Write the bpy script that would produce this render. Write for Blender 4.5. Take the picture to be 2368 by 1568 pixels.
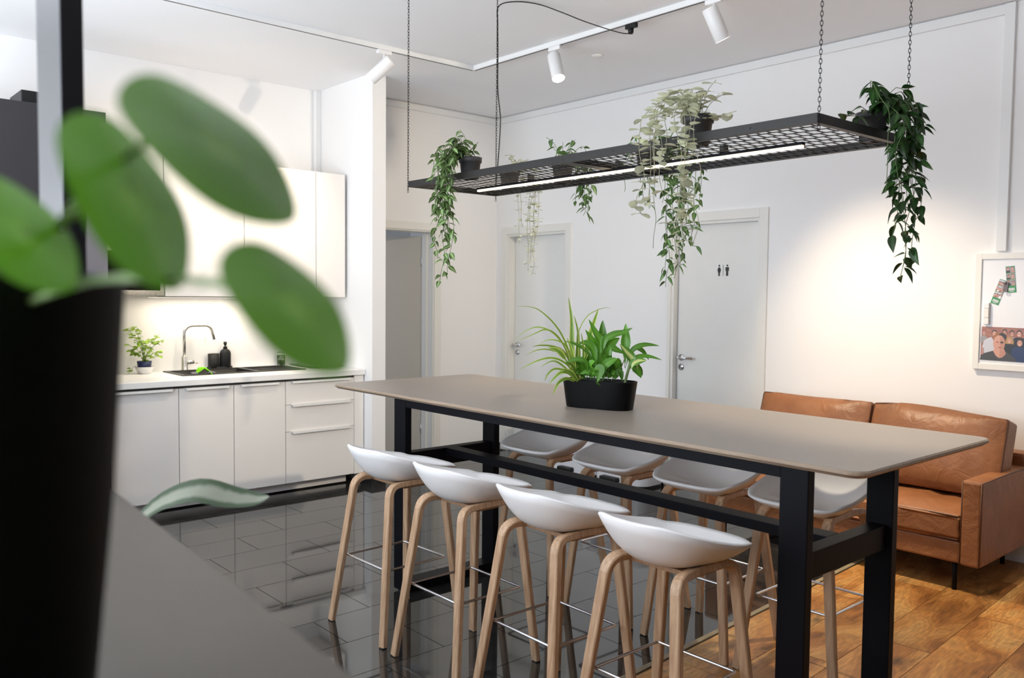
import bpy, bmesh, math, random
from mathutils import Vector, Matrix, Quaternion
random.seed(7)
for o in list(bpy.data.objects):
    bpy.data.objects.remove(o)
SC = bpy.context.scene
COL = SC.collection
PI = math.pi

# ------------------------------------------------------------------ camera
cam_d = bpy.data.cameras.new('camera')
cam = bpy.data.objects.new('camera', cam_d)
COL.objects.link(cam)
SC.camera = cam
cam_d.sensor_fit = 'HORIZONTAL'
cam_d.sensor_width = 36.0
cam_d.lens = 36.0 * 1982.95 / 2368.0
CAM_P = Vector((6.554, -5.547, 1.55))
CF = Vector((-0.74972, 0.65966, -0.05275)).normalized()
CR = Vector((0.6604, 0.7509, 0.0100))
CR = (CR - CF * CR.dot(CF)).normalized()
CU = CR.cross(CF)
m = Matrix((CR, CU, -CF)).transposed().to_4x4()
m.translation = CAM_P
cam.matrix_world = m
cam_d.clip_start = 0.02
cam_d.dof.use_dof = True
cam_d.dof.focus_distance = 3.9
cam_d.dof.aperture_fstop = cam_d.lens / 8.5      # entrance pupil of 8.5 mm
# ------------------------------------------------------------------ colour management
SC.view_settings.view_transform = 'Standard'
SC.view_settings.look = 'None'
SC.view_settings.gamma = 1.0
SC.view_settings.use_curve_mapping = False
SC.view_settings.exposure = 0.16
SC.cycles.use_denoising = True
SC.cycles.max_bounces = 10
SC.cycles.diffuse_bounces = 5
SC.cycles.sample_clamp_indirect = 6.0
SC.cycles.caustics_reflective = False
SC.cycles.caustics_refractive = False
# ------------------------------------------------------------------ daylight
w = bpy.data.worlds.new('daylight_sky')
SC.world = w
w.use_nodes = True
bg = w.node_tree.nodes['Background']
bg.inputs['Color'].default_value = (0.78, 0.88, 1.0, 1)
bg.inputs['Strength'].default_value = 2.2

def area(name, loc, rot, sx, sy, power, col):
    d = bpy.data.lights.new(name, 'AREA')
    d.shape = 'RECTANGLE'; d.size = sx; d.size_y = sy; d.energy = power; d.color = col
    o = bpy.data.objects.new(name, d); COL.objects.link(o)
    o.location = loc; o.rotation_euler = rot
    return o
DAY = (0.86, 0.92, 1.0)
for i, wx in enumerate((1.75, 3.45, 5.15)):         # daylight entering the three windows of the wall behind the camera
    area('window_daylight', (wx, -6.62, 1.75), (PI / 2 + 1.10, 0, 0), 1.5, 2.2, 82, DAY)
# ------------------------------------------------------------------ materials
def new_mat(name):
    mt = bpy.data.materials.new(name); mt.use_nodes = True
    nt = mt.node_tree
    return mt, nt, nt.nodes['Principled BSDF']
def mat(name, col, rough=0.5, metal=0.0, spec=0.5, var=0.0, vscale=8.0, bump=0.0, bscale=200.0, rvar=0.0, emit=None, estr=0.0, trans=0.0, coat=0.0, sub=0.0):
    mt, nt, b = new_mat(name)
    b.inputs['Base Color'].default_value = (*col, 1)
    b.inputs['Roughness'].default_value = rough
    b.inputs['Metallic'].default_value = metal
    b.inputs['Specular IOR Level'].default_value = spec
    b.inputs['Transmission Weight'].default_value = trans
    b.inputs['Coat Weight'].default_value = coat
    if emit:
        b.inputs['Emission Color'].default_value = (*emit, 1)
        b.inputs['Emission Strength'].default_value = estr
    N = nt.nodes.new; L = nt.links.new
    if var or bump or rvar:
        tc = N('ShaderNodeTexCoord')
    if var or rvar:
        n = N('ShaderNodeTexNoise'); n.inputs['Scale'].default_value = vscale; n.inputs['Detail'].default_value = 4
        L(tc.outputs['Object'], n.inputs['Vector'])
    if var:
        mr = N('ShaderNodeMapRange'); mr.inputs[1].default_value = 0.3; mr.inputs[2].default_value = 0.7
        mr.inputs[3].default_value = 1 - var; mr.inputs[4].default_value = 1 + var
        L(n.outputs['Fac'], mr.inputs[0])
        mx = N('ShaderNodeMix'); mx.data_type = 'RGBA'; mx.blend_type = 'MULTIPLY'; mx.inputs[0].default_value = 1
        mx.inputs[6].default_value = (*col, 1)
        L(mr.outputs[0], mx.inputs[7]); L(mx.outputs[2], b.inputs['Base Color'])
    if rvar:
        mr2 = N('ShaderNodeMapRange'); mr2.inputs[3].default_value = max(0, rough - rvar); mr2.inputs[4].default_value = rough + rvar
        L(n.outputs['Fac'], mr2.inputs[0]); L(mr2.outputs[0], b.inputs['Roughness'])
    if bump:
        n2 = N('ShaderNodeTexNoise'); n2.inputs['Scale'].default_value = bscale; n2.inputs['Detail'].default_value = 3
        L(tc.outputs['Object'], n2.inputs['Vector'])
        bp = N('ShaderNodeBump'); bp.inputs['Strength'].default_value = bump; bp.inputs['Distance'].default_value = 0.002
        L(n2.outputs['Fac'], bp.inputs['Height']); L(bp.outputs[0], b.inputs['Normal'])
    return mt
def ramp(nt, stops):
    r = nt.nodes.new('ShaderNodeValToRGB')
    e = r.color_ramp.elements
    while len(e) > 1: e.remove(e[-1])
    e[0].position = stops[0][0]; e[0].color = (*stops[0][1], 1)
    for p, c in stops[1:]:
        x = e.new(p); x.color = (*c, 1)
    return r
M = {}
M['wall'] = mat('white_wall_paint', (0.875, 0.865, 0.855), 0.75, spec=0.2, bump=0.05, bscale=90)
M['ceil'] = mat('white_ceiling_paint', (0.91, 0.91, 0.92), 0.8, spec=0.15)
M['trim'] = mat('white_plastic_trim', (0.83, 0.83, 0.82), 0.45)
M['doorwhite'] = mat('off_white_door_lacquer', (0.80, 0.79, 0.76), 0.35, var=0.01)
M['doorframe'] = mat('cream_door_frame', (0.80, 0.785, 0.74), 0.4)
M['kitchen'] = mat('white_kitchen_front', (0.80, 0.77, 0.74), 0.35)
M['worktop'] = mat('white_laminate_worktop', (0.83, 0.82, 0.80), 0.35, var=0.015, vscale=60)
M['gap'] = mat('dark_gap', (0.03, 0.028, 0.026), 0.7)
M['alu'] = mat('brushed_steel', (0.62, 0.60, 0.57), 0.28, metal=1.0, rvar=0.06, vscale=300)
M['chrome'] = mat('satin_chrome', (0.72, 0.72, 0.74), 0.18, metal=1.0)
M['blackmetal'] = mat('black_powder_coated_steel', (0.004, 0.004, 0.006), 0.45, spec=0.12, bump=0.03, bscale=600)
M['rack'] = mat('anthracite_rack_steel', (0.016, 0.0145, 0.013), 0.45, spec=0.3, var=0.1, vscale=40)
M['blackgloss'] = mat('glossy_black_steel', (0.006, 0.006, 0.008), 0.30, spec=0.5)
M['blackplastic'] = mat('black_plastic', (0.010, 0.010, 0.010), 0.45, spec=0.35)
M['blackmatte'] = mat('matte_black_ceramic', (0.014, 0.014, 0.014), 0.55, spec=0.3)
M['sink'] = mat('black_granite_sink', (0.018, 0.017, 0.016), 0.38, spec=0.5, var=0.3, vscale=500)
M['fridge'] = mat('dark_steel_front', (0.035, 0.033, 0.036), 0.42, metal=0.2, spec=0.4)
M['glassblack'] = mat('black_oven_glass', (0.008, 0.007, 0.006), 0.06, spec=0.6)
M['seat'] = mat('white_moulded_plastic', (0.90, 0.885, 0.875), 0.35, spec=0.4)
M['binwhite'] = mat('white_bin_plastic', (0.82, 0.82, 0.84), 0.3)
M['pot'] = mat('charcoal_plastic_pot', (0.035, 0.034, 0.036), 0.55)
M['potblack'] = mat('black_plastic_planter', (0.003, 0.003, 0.0033), 0.38, spec=0.12)
M['potfront'] = mat('matte_black_pot', (0.005, 0.0048, 0.0045), 0.65, spec=0.15)
M['soil'] = mat('potting_soil', (0.06, 0.035, 0.02), 0.95, var=0.5, vscale=120, bump=0.6, bscale=150)
M['spot'] = mat('white_spot_housing', (0.84, 0.83, 0.82), 0.4)
M['lamp'] = mat('lit_lens', (1, 1, 1), 0.5, emit=(1.0, 0.93, 0.80), estr=14)
M['led'] = mat('lit_led_diffuser', (1, 1, 1), 0.5, emit=(1.0, 0.74, 0.40), estr=3.5)
M['slate'] = mat('black_slate_skirting', (0.016, 0.016, 0.016), 0.25, spec=0.5, var=0.3, vscale=30)
M['divider'] = mat('taupe_laminate', (0.072, 0.060, 0.046), 0.5, spec=0.4, var=0.03, vscale=30)
M['ceramic'] = mat('white_ceramic', (0.82, 0.82, 0.82), 0.25)
M['bluepot'] = mat('navy_blue_pot', (0.022, 0.032, 0.10), 0.5)
M['cloth'] = mat('lime_green_cloth', (0.22, 0.62, 0.02), 0.9, spec=0.1, bump=0.5, bscale=400)
M['greycloth'] = mat('grey_cloth', (0.22, 0.20, 0.22), 0.9, spec=0.1)
M['board'] = mat('white_magnetic_board', (0.78, 0.77, 0.78), 0.25)
M['boardframe'] = mat('cream_board_frame', (0.82, 0.80, 0.75), 0.4)
M['joint'] = mat('dark_floor_joint', (0.02, 0.019, 0.018), 0.8)
M['strip'] = mat('beige_transition_strip', (0.30, 0.24, 0.15), 0.5, var=0.15, vscale=12)
M['bark'] = mat('brown_twig', (0.10, 0.09, 0.045), 0.8)
M['vine'] = mat('green_vine_stem', (0.10, 0.14, 0.05), 0.7)
M['palevine'] = mat('pale_vine_stem', (0.30, 0.28, 0.18), 0.7)
M['petiole'] = mat('pale_green_petiole', (0.20, 0.30, 0.10), 0.5)
M['welt'] = mat('dark_leather_welt', (0.075, 0.026, 0.009), 0.5)
M['felt'] = mat('black_foot_cap', (0.01, 0.01, 0.01), 0.8)
M['amber'] = mat('amber_tea', (0.62, 0.42, 0.22), 0.5)
def glass_mat():
    mt, nt, b = new_mat('clear_glass')
    b.inputs['Transmission Weight'].default_value = 1.0
    b.inputs['Roughness'].default_value = 0.03
    b.inputs['IOR'].default_value = 1.45
    b.inputs['Base Color'].default_value = (0.95, 0.97, 0.95, 1)
    return mt
M['glass'] = glass_mat()

def tile_mat():
    mt, nt, b = new_mat('polished_dark_granite')
    N = nt.nodes.new; L = nt.links.new
    tc = N('ShaderNodeTexCoord'); oi = N('ShaderNodeObjectInfo')
    ad = N('ShaderNodeVectorMath'); ad.operation = 'ADD'
    mul = N('ShaderNodeVectorMath'); mul.operation = 'SCALE'; mul.inputs[0].default_value = (9, 5, 3)
    L(oi.outputs['Random'], mul.inputs['Scale']); L(tc.outputs['Object'], ad.inputs[0]); L(mul.outputs[0], ad.inputs[1])
    n = N('ShaderNodeTexNoise'); n.inputs['Scale'].default_value = 380; n.inputs['Detail'].default_value = 2
    L(ad.outputs[0], n.inputs['Vector'])
    n2 = N('ShaderNodeTexNoise'); n2.inputs['Scale'].default_value = 7; n2.inputs['Detail'].default_value = 5
    L(ad.outputs[0], n2.inputs['Vector'])
    mx = N('ShaderNodeMath'); mx.operation = 'MULTIPLY_ADD'; mx.inputs[1].default_value = 0.55
    L(n.outputs['Fac'], mx.inputs[0]); 
    m3 = N('ShaderNodeMath'); m3.operation = 'MULTIPLY'; m3.inputs[1].default_value = 0.45; L(n2.outputs['Fac'], m3.inputs[0]); L(m3.outputs[0], mx.inputs[2])
    r = ramp(nt, [(0.36, (0.010, 0.010, 0.010)), (0.52, (0.024, 0.023, 0.022)), (0.68, (0.070, 0.066, 0.062))])
    L(mx.outputs[0], r.inputs[0]); L(r.outputs[0], b.inputs['Base Color'])
    b.inputs['Roughness'].default_value = 0.045
    b.inputs['Specular IOR Level'].default_value = 0.75
    n4 = N('ShaderNodeTexNoise'); n4.inputs['Scale'].default_value = 3.0
    L(ad.outputs[0], n4.inputs['Vector'])
    bp = N('ShaderNodeBump'); bp.inputs['Strength'].default_value = 0.02; bp.inputs['Distance'].default_value = 0.01
    L(n4.outputs['Fac'], bp.inputs['Height']); L(bp.outputs[0], b.inputs['Normal'])
    return mt
M['tile'] = tile_mat()

def plank_mat():
    mt, nt, b = new_mat('rustic_oak_laminate')
    N = nt.nodes.new; L = nt.links.new
    tc = N('ShaderNodeTexCoord'); oi = N('ShaderNodeObjectInfo')
    mul = N('ShaderNodeVectorMath'); mul.operation = 'SCALE'; mul.inputs[0].default_value = (7.3, 11.7, 0)
    L(oi.outputs['Random'], mul.inputs['Scale'])
    ad = N('ShaderNodeVectorMath'); ad.operation = 'ADD'; L(tc.outputs['Object'], ad.inputs[0]); L(mul.outputs[0], ad.inputs[1])
    sc = N('ShaderNodeVectorMath'); sc.operation = 'MULTIPLY'; sc.inputs[1].default_value = (4.2, 1.5, 1); L(ad.outputs[0], sc.inputs[0])
    big = N('ShaderNodeTexNoise'); big.inputs['Scale'].default_value = 1.2; big.inputs['Detail'].default_value = 2.5; big.inputs['Distortion'].default_value = 0.6
    L(sc.outputs[0], big.inputs['Vector'])
    # growth rings = contour lines of the large noise
    rg = N('ShaderNodeMath'); rg.operation = 'MULTIPLY'; rg.inputs[1].default_value = 95; L(big.outputs['Fac'], rg.inputs[0])
    sn = N('ShaderNodeMath'); sn.operation = 'SINE'; L(rg.outputs[0], sn.inputs[0])
    fine = N('ShaderNodeTexNoise'); fine.inputs['Scale'].default_value = 30; fine.inputs['Detail'].default_value = 4
    sc2 = N('ShaderNodeVectorMath'); sc2.operation = 'MULTIPLY'; sc2.inputs[1].default_value = (3.0, 0.35, 1); L(ad.outputs[0], sc2.inputs[0])
    L(sc2.outputs[0], fine.inputs['Vector'])
    r = ramp(nt, [(0.26, (0.16, 0.058, 0.015)), (0.42, (0.38, 0.155, 0.038)), (0.52, (0.52, 0.24, 0.066)), (0.66, (0.58, 0.32, 0.105)), (0.8, (0.36, 0.18, 0.06))])
    L(big.outputs['Fac'], r.inputs[0])
    mr = N('ShaderNodeMapRange'); mr.inputs[1].default_value = -1; mr.inputs[2].default_value = 1; mr.inputs[3].default_value = 0.86; mr.inputs[4].default_value = 1.06
    L(sn.outputs[0], mr.inputs[0])
    mf = N('ShaderNodeMapRange'); mf.inputs[1].default_value = 0.3; mf.inputs[2].default_value = 0.7; mf.inputs[3].default_value = 0.72; mf.inputs[4].default_value = 1.2
    L(fine.outputs['Fac'], mf.inputs[0])
    mm = N('ShaderNodeMath'); mm.operation = 'MULTIPLY'; L(mr.outputs[0], mm.inputs[0]); L(mf.outputs[0], mm.inputs[1])
    # dark smoky patches and knots
    kn = N('ShaderNodeTexNoise'); kn.inputs['Scale'].default_value = 3.4; kn.inputs['Detail'].default_value = 5; kn.inputs['Roughness'].default_value = 0.65
    sc3 = N('ShaderNodeVectorMath'); sc3.operation = 'MULTIPLY'; sc3.inputs[1].default_value = (2.2, 0.9, 1); L(ad.outputs[0], sc3.inputs[0]); L(sc3.outputs[0], kn.inputs['Vector'])
    km = N('ShaderNodeMapRange'); km.inputs[1].default_value = 0.30; km.inputs[2].default_value = 0.46; km.inputs[3].default_value = 0.28; km.inputs[4].default_value = 1.0
    L(kn.outputs['Fac'], km.inputs[0])
    m2 = N('ShaderNodeMath'); m2.operation = 'MULTIPLY'; L(mm.outputs[0], m2.inputs[0]); L(km.outputs[0], m2.inputs[1])
    rv = N('ShaderNodeMapRange'); rv.inputs[3].default_value = 0.72; rv.inputs[4].default_value = 1.12; L(oi.outputs['Random'], rv.inputs[0])
    m4 = N('ShaderNodeMath'); m4.operation = 'MULTIPLY'; L(m2.outputs[0], m4.inputs[0]); L(rv.outputs[0], m4.inputs[1])
    mx = N('ShaderNodeMix'); mx.data_type = 'RGBA'; mx.blend_type = 'MULTIPLY'; mx.inputs[0].default_value = 1
    L(r.outputs[0], mx.inputs[6]); L(m4.outputs[0], mx.inputs[7]); L(mx.outputs[2], b.inputs['Base Color'])
    b.inputs['Roughness'].default_value = 0.38
    bp = N('ShaderNodeBump'); bp.inputs['Strength'].default_value = 0.15; bp.inputs['Distance'].default_value = 0.002
    L(m2.outputs[0], bp.inputs['Height']); L(bp.outputs[0], b.inputs['Normal'])
    return mt
M['plank'] = plank_mat()

def wood_mat(name, c1, c2, axis=2, rough=0.42, sc=1.0):
    mt, nt, b = new_mat(name)
    N = nt.nodes.new; L = nt.links.new
    tc = N('ShaderNodeTexCoord')
    s = [42 * sc] * 3; s[axis] = 2.2 * sc
    v = N('ShaderNodeVectorMath'); v.operation = 'MULTIPLY'; v.inputs[1].default_value = s; L(tc.outputs['Object'], v.inputs[0])
    n = N('ShaderNodeTexNoise'); n.inputs['Scale'].default_value = 2.0; n.inputs['Detail'].default_value = 4; L(v.outputs[0], n.inputs['Vector'])
    r = ramp(nt, [(0.3, c1), (0.7, c2)]); L(n.outputs['Fac'], r.inputs[0]); L(r.outputs[0], b.inputs['Base Color'])
    b.inputs['Roughness'].default_value = rough
    return mt
M['oak'] = wood_mat('oiled_oak_veneer', (0.40, 0.24, 0.135), (0.60, 0.40, 0.25))
M['oakdark'] = wood_mat('oak_edge_veneer', (0.30, 0.165, 0.085), (0.44, 0.27, 0.16))
M['ply'] = wood_mat('plywood_edge', (0.27, 0.195, 0.135), (0.40, 0.305, 0.22), axis=0)

def lino_mat():
    mt, nt, b = new_mat('taupe_linoleum')
    N = nt.nodes.new; L = nt.links.new
    tc = N('ShaderNodeTexCoord')
    n = N('ShaderNodeTexNoise'); n.inputs['Scale'].default_value = 350; n.inputs['Detail'].default_value = 2; L(tc.outputs['Object'], n.inputs['Vector'])
    r = ramp(nt, [(0.3, (0.265, 0.222, 0.185)), (0.7, (0.305, 0.258, 0.215))]); L(n.outputs['Fac'], r.inputs[0]); L(r.outputs[0], b.inputs['Base Color'])
    b.inputs['Roughness'].default_value = 0.40
    b.inputs['Specular IOR Level'].default_value = 0.5
    return mt
M['lino'] = lino_mat()

def leather_mat():
    mt, nt, b = new_mat('cognac_leather')
    N = nt.nodes.new; L = nt.links.new
    tc = N('ShaderNodeTexCoord')
    n = N('ShaderNodeTexNoise'); n.inputs['Scale'].default_value = 5; n.inputs['Detail'].default_value = 5; L(tc.outputs['Object'], n.inputs['Vector'])
    r = ramp(nt, [(0.3, (0.215, 0.080, 0.028)), (0.7, (0.315, 0.130, 0.050))]); L(n.outputs['Fac'], r.inputs[0]); L(r.outputs[0], b.inputs['Base Color'])
    b.inputs['Roughness'].default_value = 0.42
    b.inputs['Specular IOR Level'].default_value = 0.45
    v = N('ShaderNodeTexVoronoi'); v.inputs['Scale'].default_value = 260; L(tc.outputs['Object'], v.inputs['Vector'])
    n2 = N('ShaderNodeTexNoise'); n2.inputs['Scale'].default_value = 11; n2.inputs['Detail'].default_value = 3; n2.inputs['Distortion'].default_value = 1.2; L(tc.outputs['Object'], n2.inputs['Vector'])
    b1 = N('ShaderNodeBump'); b1.inputs['Strength'].default_value = 0.12; b1.inputs['Distance'].default_value = 0.002; L(v.outputs['Distance'], b1.inputs['Height'])
    b2 = N('ShaderNodeBump'); b2.inputs['Strength'].default_value = 0.35; b2.inputs['Distance'].default_value = 0.02; L(n2.outputs['Fac'], b2.inputs['Height'])
    L(b1.outputs[0], b2.inputs['Normal']); L(b2.outputs[0], b.inputs['Normal'])
    return mt
M['leather'] = leather_mat()

def leaf_mat(name, edge, mid, rough=0.35, var=0.25, back=None, rnd=0.35, stripe=0.25, transl=0.25, veins=0.0):
    """leaf colour runs from the midrib (object x = 0) to the margin; each leaf varies a little"""
    mt, nt, b = new_mat(name)
    N = nt.nodes.new; L = nt.links.new
    at = N('ShaderNodeAttribute'); at.attribute_name = 'rib'
    oi = N('ShaderNodeObjectInfo')
    r = ramp(nt, [(0.0, mid), (stripe, mid), (min(0.98, stripe + 0.3), edge), (1.0, edge)])
    tc = N('ShaderNodeTexCoord')
    n = N('ShaderNodeTexNoise'); n.inputs['Scale'].default_value = 40; n.inputs['Detail'].default_value = 2; L(tc.outputs['Object'], n.inputs['Vector'])
    ma = N('ShaderNodeMath'); ma.operation = 'MULTIPLY_ADD'; ma.inputs[1].default_value = 0.3; ma.use_clamp = True
    L(n.outputs['Fac'], ma.inputs[0])
    sb = N('ShaderNodeMath'); sb.operation = 'SUBTRACT'; sb.inputs[1].default_value = 0.15; L(at.outputs['Fac'], sb.inputs[0]); L(sb.outputs[0], ma.inputs[2])
    L(ma.outputs[0], r.inputs[0])
    mr = N('ShaderNodeMapRange'); mr.inputs[3].default_value = 1 - rnd; mr.inputs[4].default_value = 1 + rnd; L(oi.outputs['Random'], mr.inputs[0])
    mx = N('ShaderNodeMix'); mx.data_type = 'RGBA'; mx.blend_type = 'MULTIPLY'; mx.inputs[0].default_value = 1
    L(r.outputs[0], mx.inputs[6]); L(mr.outputs[0], mx.inputs[7])
    L(mx.outputs[2], b.inputs['Base Color'])
    b.inputs['Roughness'].default_value = rough
    out = nt.nodes['Material Output']
    if transl:
        t = N('ShaderNodeBsdfTranslucent'); L(mx.outputs[2], t.inputs['Color'])
        ms = N('ShaderNodeMixShader'); ms.inputs[0].default_value = transl
        L(b.outputs[0], ms.inputs[1]); L(t.outputs[0], ms.inputs[2]); L(ms.outputs[0], out.inputs['Surface'])
    return mt
M['leafA'] = leaf_mat('variegated_green_leaf', (0.075, 0.16, 0.035), (0.34, 0.42, 0.20), stripe=0.16)
M['leafD'] = leaf_mat('dark_green_leaf', (0.018, 0.055, 0.012), (0.035, 0.10, 0.02), stripe=0.15, rnd=0.5)
M['leafM'] = leaf_mat('mid_green_leaf', (0.06, 0.14, 0.038), (0.18, 0.27, 0.10), stripe=0.12)
M['leafP'] = leaf_mat('pale_eucalyptus_leaf', (0.66, 0.68, 0.50), (0.72, 0.73, 0.56), stripe=0.2, rnd=0.25, rough=0.5, transl=0.3)
M['leafB'] = leaf_mat('fresh_basil_leaf', (0.33, 0.52, 0.055), (0.42, 0.58, 0.10), rnd=0.3, transl=0.35)
M['spider'] = leaf_mat('striped_spider_leaf', (0.52, 0.60, 0.13), (0.17, 0.34, 0.04), stripe=0.35, rnd=0.2, transl=0.35)
M['lily'] = leaf_mat('glossy_lily_leaf', (0.085, 0.25, 0.02), (0.13, 0.32, 0.035), stripe=0.1, rnd=0.45, rough=0.28)
M['dief'] = leaf_mat('cream_marbled_leaf', (0.085, 0.23, 0.025), (0.55, 0.60, 0.22), stripe=0.22, rnd=0.3, rough=0.3)
M['pilea'] = leaf_mat('glossy_round_leaf', (0.085, 0.235, 0.008), (0.14, 0.31, 0.03), stripe=0.06, rnd=0.12, rough=0.25, transl=0.2)
M['silver'] = leaf_mat('silver_marbled_leaf', (0.028, 0.065, 0.016), (0.27, 0.29, 0.215), stripe=0.35, rnd=0.1, rough=0.4)

# ------------------------------------------------------------------ builders
def tag(o, label=None, cat=None, group=None, kind=None):
    if label: o['label'] = label
    if cat: o['category'] = cat
    if group: o['group'] = group
    if kind: o['kind'] = kind
    return o
def empty(name, loc=(0, 0, 0), rz=0.0, label=None, cat=None, group=None):
    o = bpy.data.objects.new(name, None); COL.objects.link(o)
    o.empty_display_size = 0.05
    o.location = loc; o.rotation_euler = (0, 0, rz)
    return tag(o, label, cat, group)
def link(name, me, parent=None, loc=None):
    o = bpy.data.objects.new(name, me); COL.objects.link(o)
    if parent: o.parent = parent
    if loc is not None: o.location = loc
    return o
class MB:
    """collects boxes, tubes, lathes and sheets and links them as one mesh object"""
    def __init__(s):
        s.v = []; s.f = []; s.sm = []; s.mi = []; s.rib = None
    def add(s, vs, fs, smooth=False, mi=0):
        b = len(s.v); s.v += [tuple(v) for v in vs]
        for f in fs:
            s.f.append(tuple(i + b for i in f)); s.sm.append(smooth); s.mi.append(mi)
    def box(s, x0, x1, y0, y1, z0, z1, bev=0.0, mtx=None, mi=0):
        if bev > 0:
            bm = bmesh.new()
            bmesh.ops.create_cube(bm, size=1)
            for v in bm.verts:
                v.co = Vector((x0 + (v.co.x + .5) * (x1 - x0), y0 + (v.co.y + .5) * (y1 - y0), z0 + (v.co.z + .5) * (z1 - z0)))
            bmesh.ops.bevel(bm, geom=bm.edges[:], offset=bev, segments=2, profile=0.5, affect='EDGES')
            bm.verts.ensure_lookup_table()
            vs = [v.co.copy() for v in bm.verts]; fs = [[v.index for v in f.verts] for f in bm.faces]
            bm.free()
        else:
            vs = [Vector(p) for p in ((x0, y0, z0), (x1, y0, z0), (x1, y1, z0), (x0, y1, z0), (x0, y0, z1), (x1, y0, z1), (x1, y1, z1), (x0, y1, z1))]
            fs = [(0, 3, 2, 1), (4, 5, 6, 7), (0, 1, 5, 4), (1, 2, 6, 5), (2, 3, 7, 6), (3, 0, 4, 7)]
        if mtx: vs = [mtx @ v for v in vs]
        s.add(vs, fs, False, mi)
        return s
    def sweep(s, pts, prof, closed=False, caps=True, up=None, smooth=True, scales=None, mi=0):
        """sweep a closed 2-D profile along points (parallel transport)"""
        pts = [Vector(p) for p in pts]; n = len(pts); k = len(prof)
        T = []
        for i in range(n):
            if closed: t = pts[(i + 1) % n] - pts[i - 1]
            else: t = pts[min(i + 1, n - 1)] - pts[max(i - 1, 0)]
            T.append(t.normalized() if t.length > 1e-9 else Vector((0, 0, 1)))
        a = Vector(up) if up else (Vector((0, 0, 1)) if abs(T[0].z) < 0.9 else Vector((1, 0, 0)))
        X = (a - T[0] * a.dot(T[0])).normalized()
        vs = []
        for i in range(n):
            if i:
                q = T[i - 1].rotation_difference(T[i]); X = (q @ X)
            X = (X - T[i] * X.dot(T[i])).normalized(); Y = T[i].cross(X)
            sc = scales[i] if scales else 1.0
            for p in prof: vs.append(pts[i] + X * p[0] * sc + Y * p[1] * sc)
        fs = []
        for i in range(n if closed else n - 1):
            j = (i + 1) % n
            for c in range(k):
                d = (c + 1) % k
                fs.append((i * k + c, i * k + d, j * k + d, j * k + c))
        s.add(vs, fs, smooth, mi)
        if caps and not closed:
            b = len(s.v) - n * k
            s.f.append(tuple(b + c for c in reversed(range(k)))); s.sm.append(False); s.mi.append(mi)
            s.f.append(tuple(b + (n - 1) * k + c for c in range(k))); s.sm.append(False); s.mi.append(mi)
        return s
    def tube(s, pts, r, seg=8, closed=False, scales=None, mi=0):
        return s.sweep(pts, [(r * math.cos(2 * PI * i / seg), r * math.sin(2 * PI * i / seg)) for i in range(seg)], closed, True, None, True, scales, mi)
    def lathe(s, prof, seg=24, c=(0, 0, 0), sx=1.0, sy=1.0, mtx=None, smooth=True, mi=0):
        vs = []; fs = []
        n = len(prof)
        for r, z in prof:
            for i in range(seg):
                a = 2 * PI * i / seg
                vs.append(Vector((c[0] + r * math.cos(a) * sx, c[1] + r * math.sin(a) * sy, c[2] + z)))
        for j in range(n - 1):
            for i in range(seg):
                k = (i + 1) % seg
                fs.append((j * seg + i, j * seg + k, (j + 1) * seg + k, (j + 1) * seg + i))
        if prof[0][0] > 1e-6: fs.append(tuple(reversed(range(seg))))
        if prof[-1][0] > 1e-6: fs.append(tuple((n - 1) * seg + i for i in range(seg)))
        if mtx: vs = [mtx @ v for v in vs]
        s.add(vs, fs, smooth, mi)
        return s
    def prism(s, poly, z0, z1, mtx=None, mi=0):
        n = len(poly)
        vs = [Vector((p[0], p[1], z0)) for p in poly] + [Vector((p[0], p[1], z1)) for p in poly]
        fs = [tuple(reversed(range(n))), tuple(range(n, 2 * n))] + [(i, (i + 1) % n, n + (i + 1) % n, n + i) for i in range(n)]
        if mtx: vs = [mtx @ v for v in vs]
        s.add(vs, fs, False, mi)
        return s
    def mesh(s, name, mats):
        me = bpy.data.meshes.new(name)
        me.from_pydata(s.v, [], s.f)
        me.polygons.foreach_set('use_smooth', s.sm)
        if isinstance(mats, (list, tuple)):
            for x in mats: me.materials.append(x)
            me.polygons.foreach_set('material_index', s.mi)
        else: me.materials.append(mats)
        if s.rib:
            a = me.attributes.new('rib', 'FLOAT', 'POINT'); a.data.foreach_set('value', s.rib)
        me.update()
        return me
    def build(s, name, mats, parent=None, loc=None, sharp=None):
        me = s.mesh(name, mats)
        if sharp: 
            try: me.set_sharp_from_angle(angle=math.radians(sharp))
            except Exception: pass
        return link(name, me, parent, loc)
def B(name, mt, x0, x1, y0, y1, z0, z1, parent=None, bev=0.0):
    return MB().box(x0, x1, y0, y1, z0, z1, bev).build(name, mt, parent)
def struct(o): o['kind'] = 'structure'; return o
def copy_tree(o, parent=None):
    c = o.copy(); COL.objects.link(c)
    if parent: c.parent = parent
    for ch in list(o.children): copy_tree(ch, c)
    return c
def arc(cx, cy, r, a0, a1, n):
    return [(cx + r * math.cos(a0 + (a1 - a0) * i / n), cy + r * math.sin(a0 + (a1 - a0) * i / n)) for i in range(n + 1)]
def rrect(x0, x1, y0, y1, r, n=6):
    p = []
    for cx, cy, a in ((x1 - r, y1 - r, 0), (x0 + r, y1 - r, PI / 2), (x0 + r, y0 + r, PI), (x1 - r, y0 + r, 1.5 * PI)):
        p += arc(cx, cy, r, a, a + PI / 2, n)
    return p
def look_mtx(origin, axis):
    """matrix whose local z points along axis"""
    q = Vector((0, 0, 1)).rotation_difference(Vector(axis).normalized())
    mm = q.to_matrix().to_4x4(); mm.translation = Vector(origin)
    return mm

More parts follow.
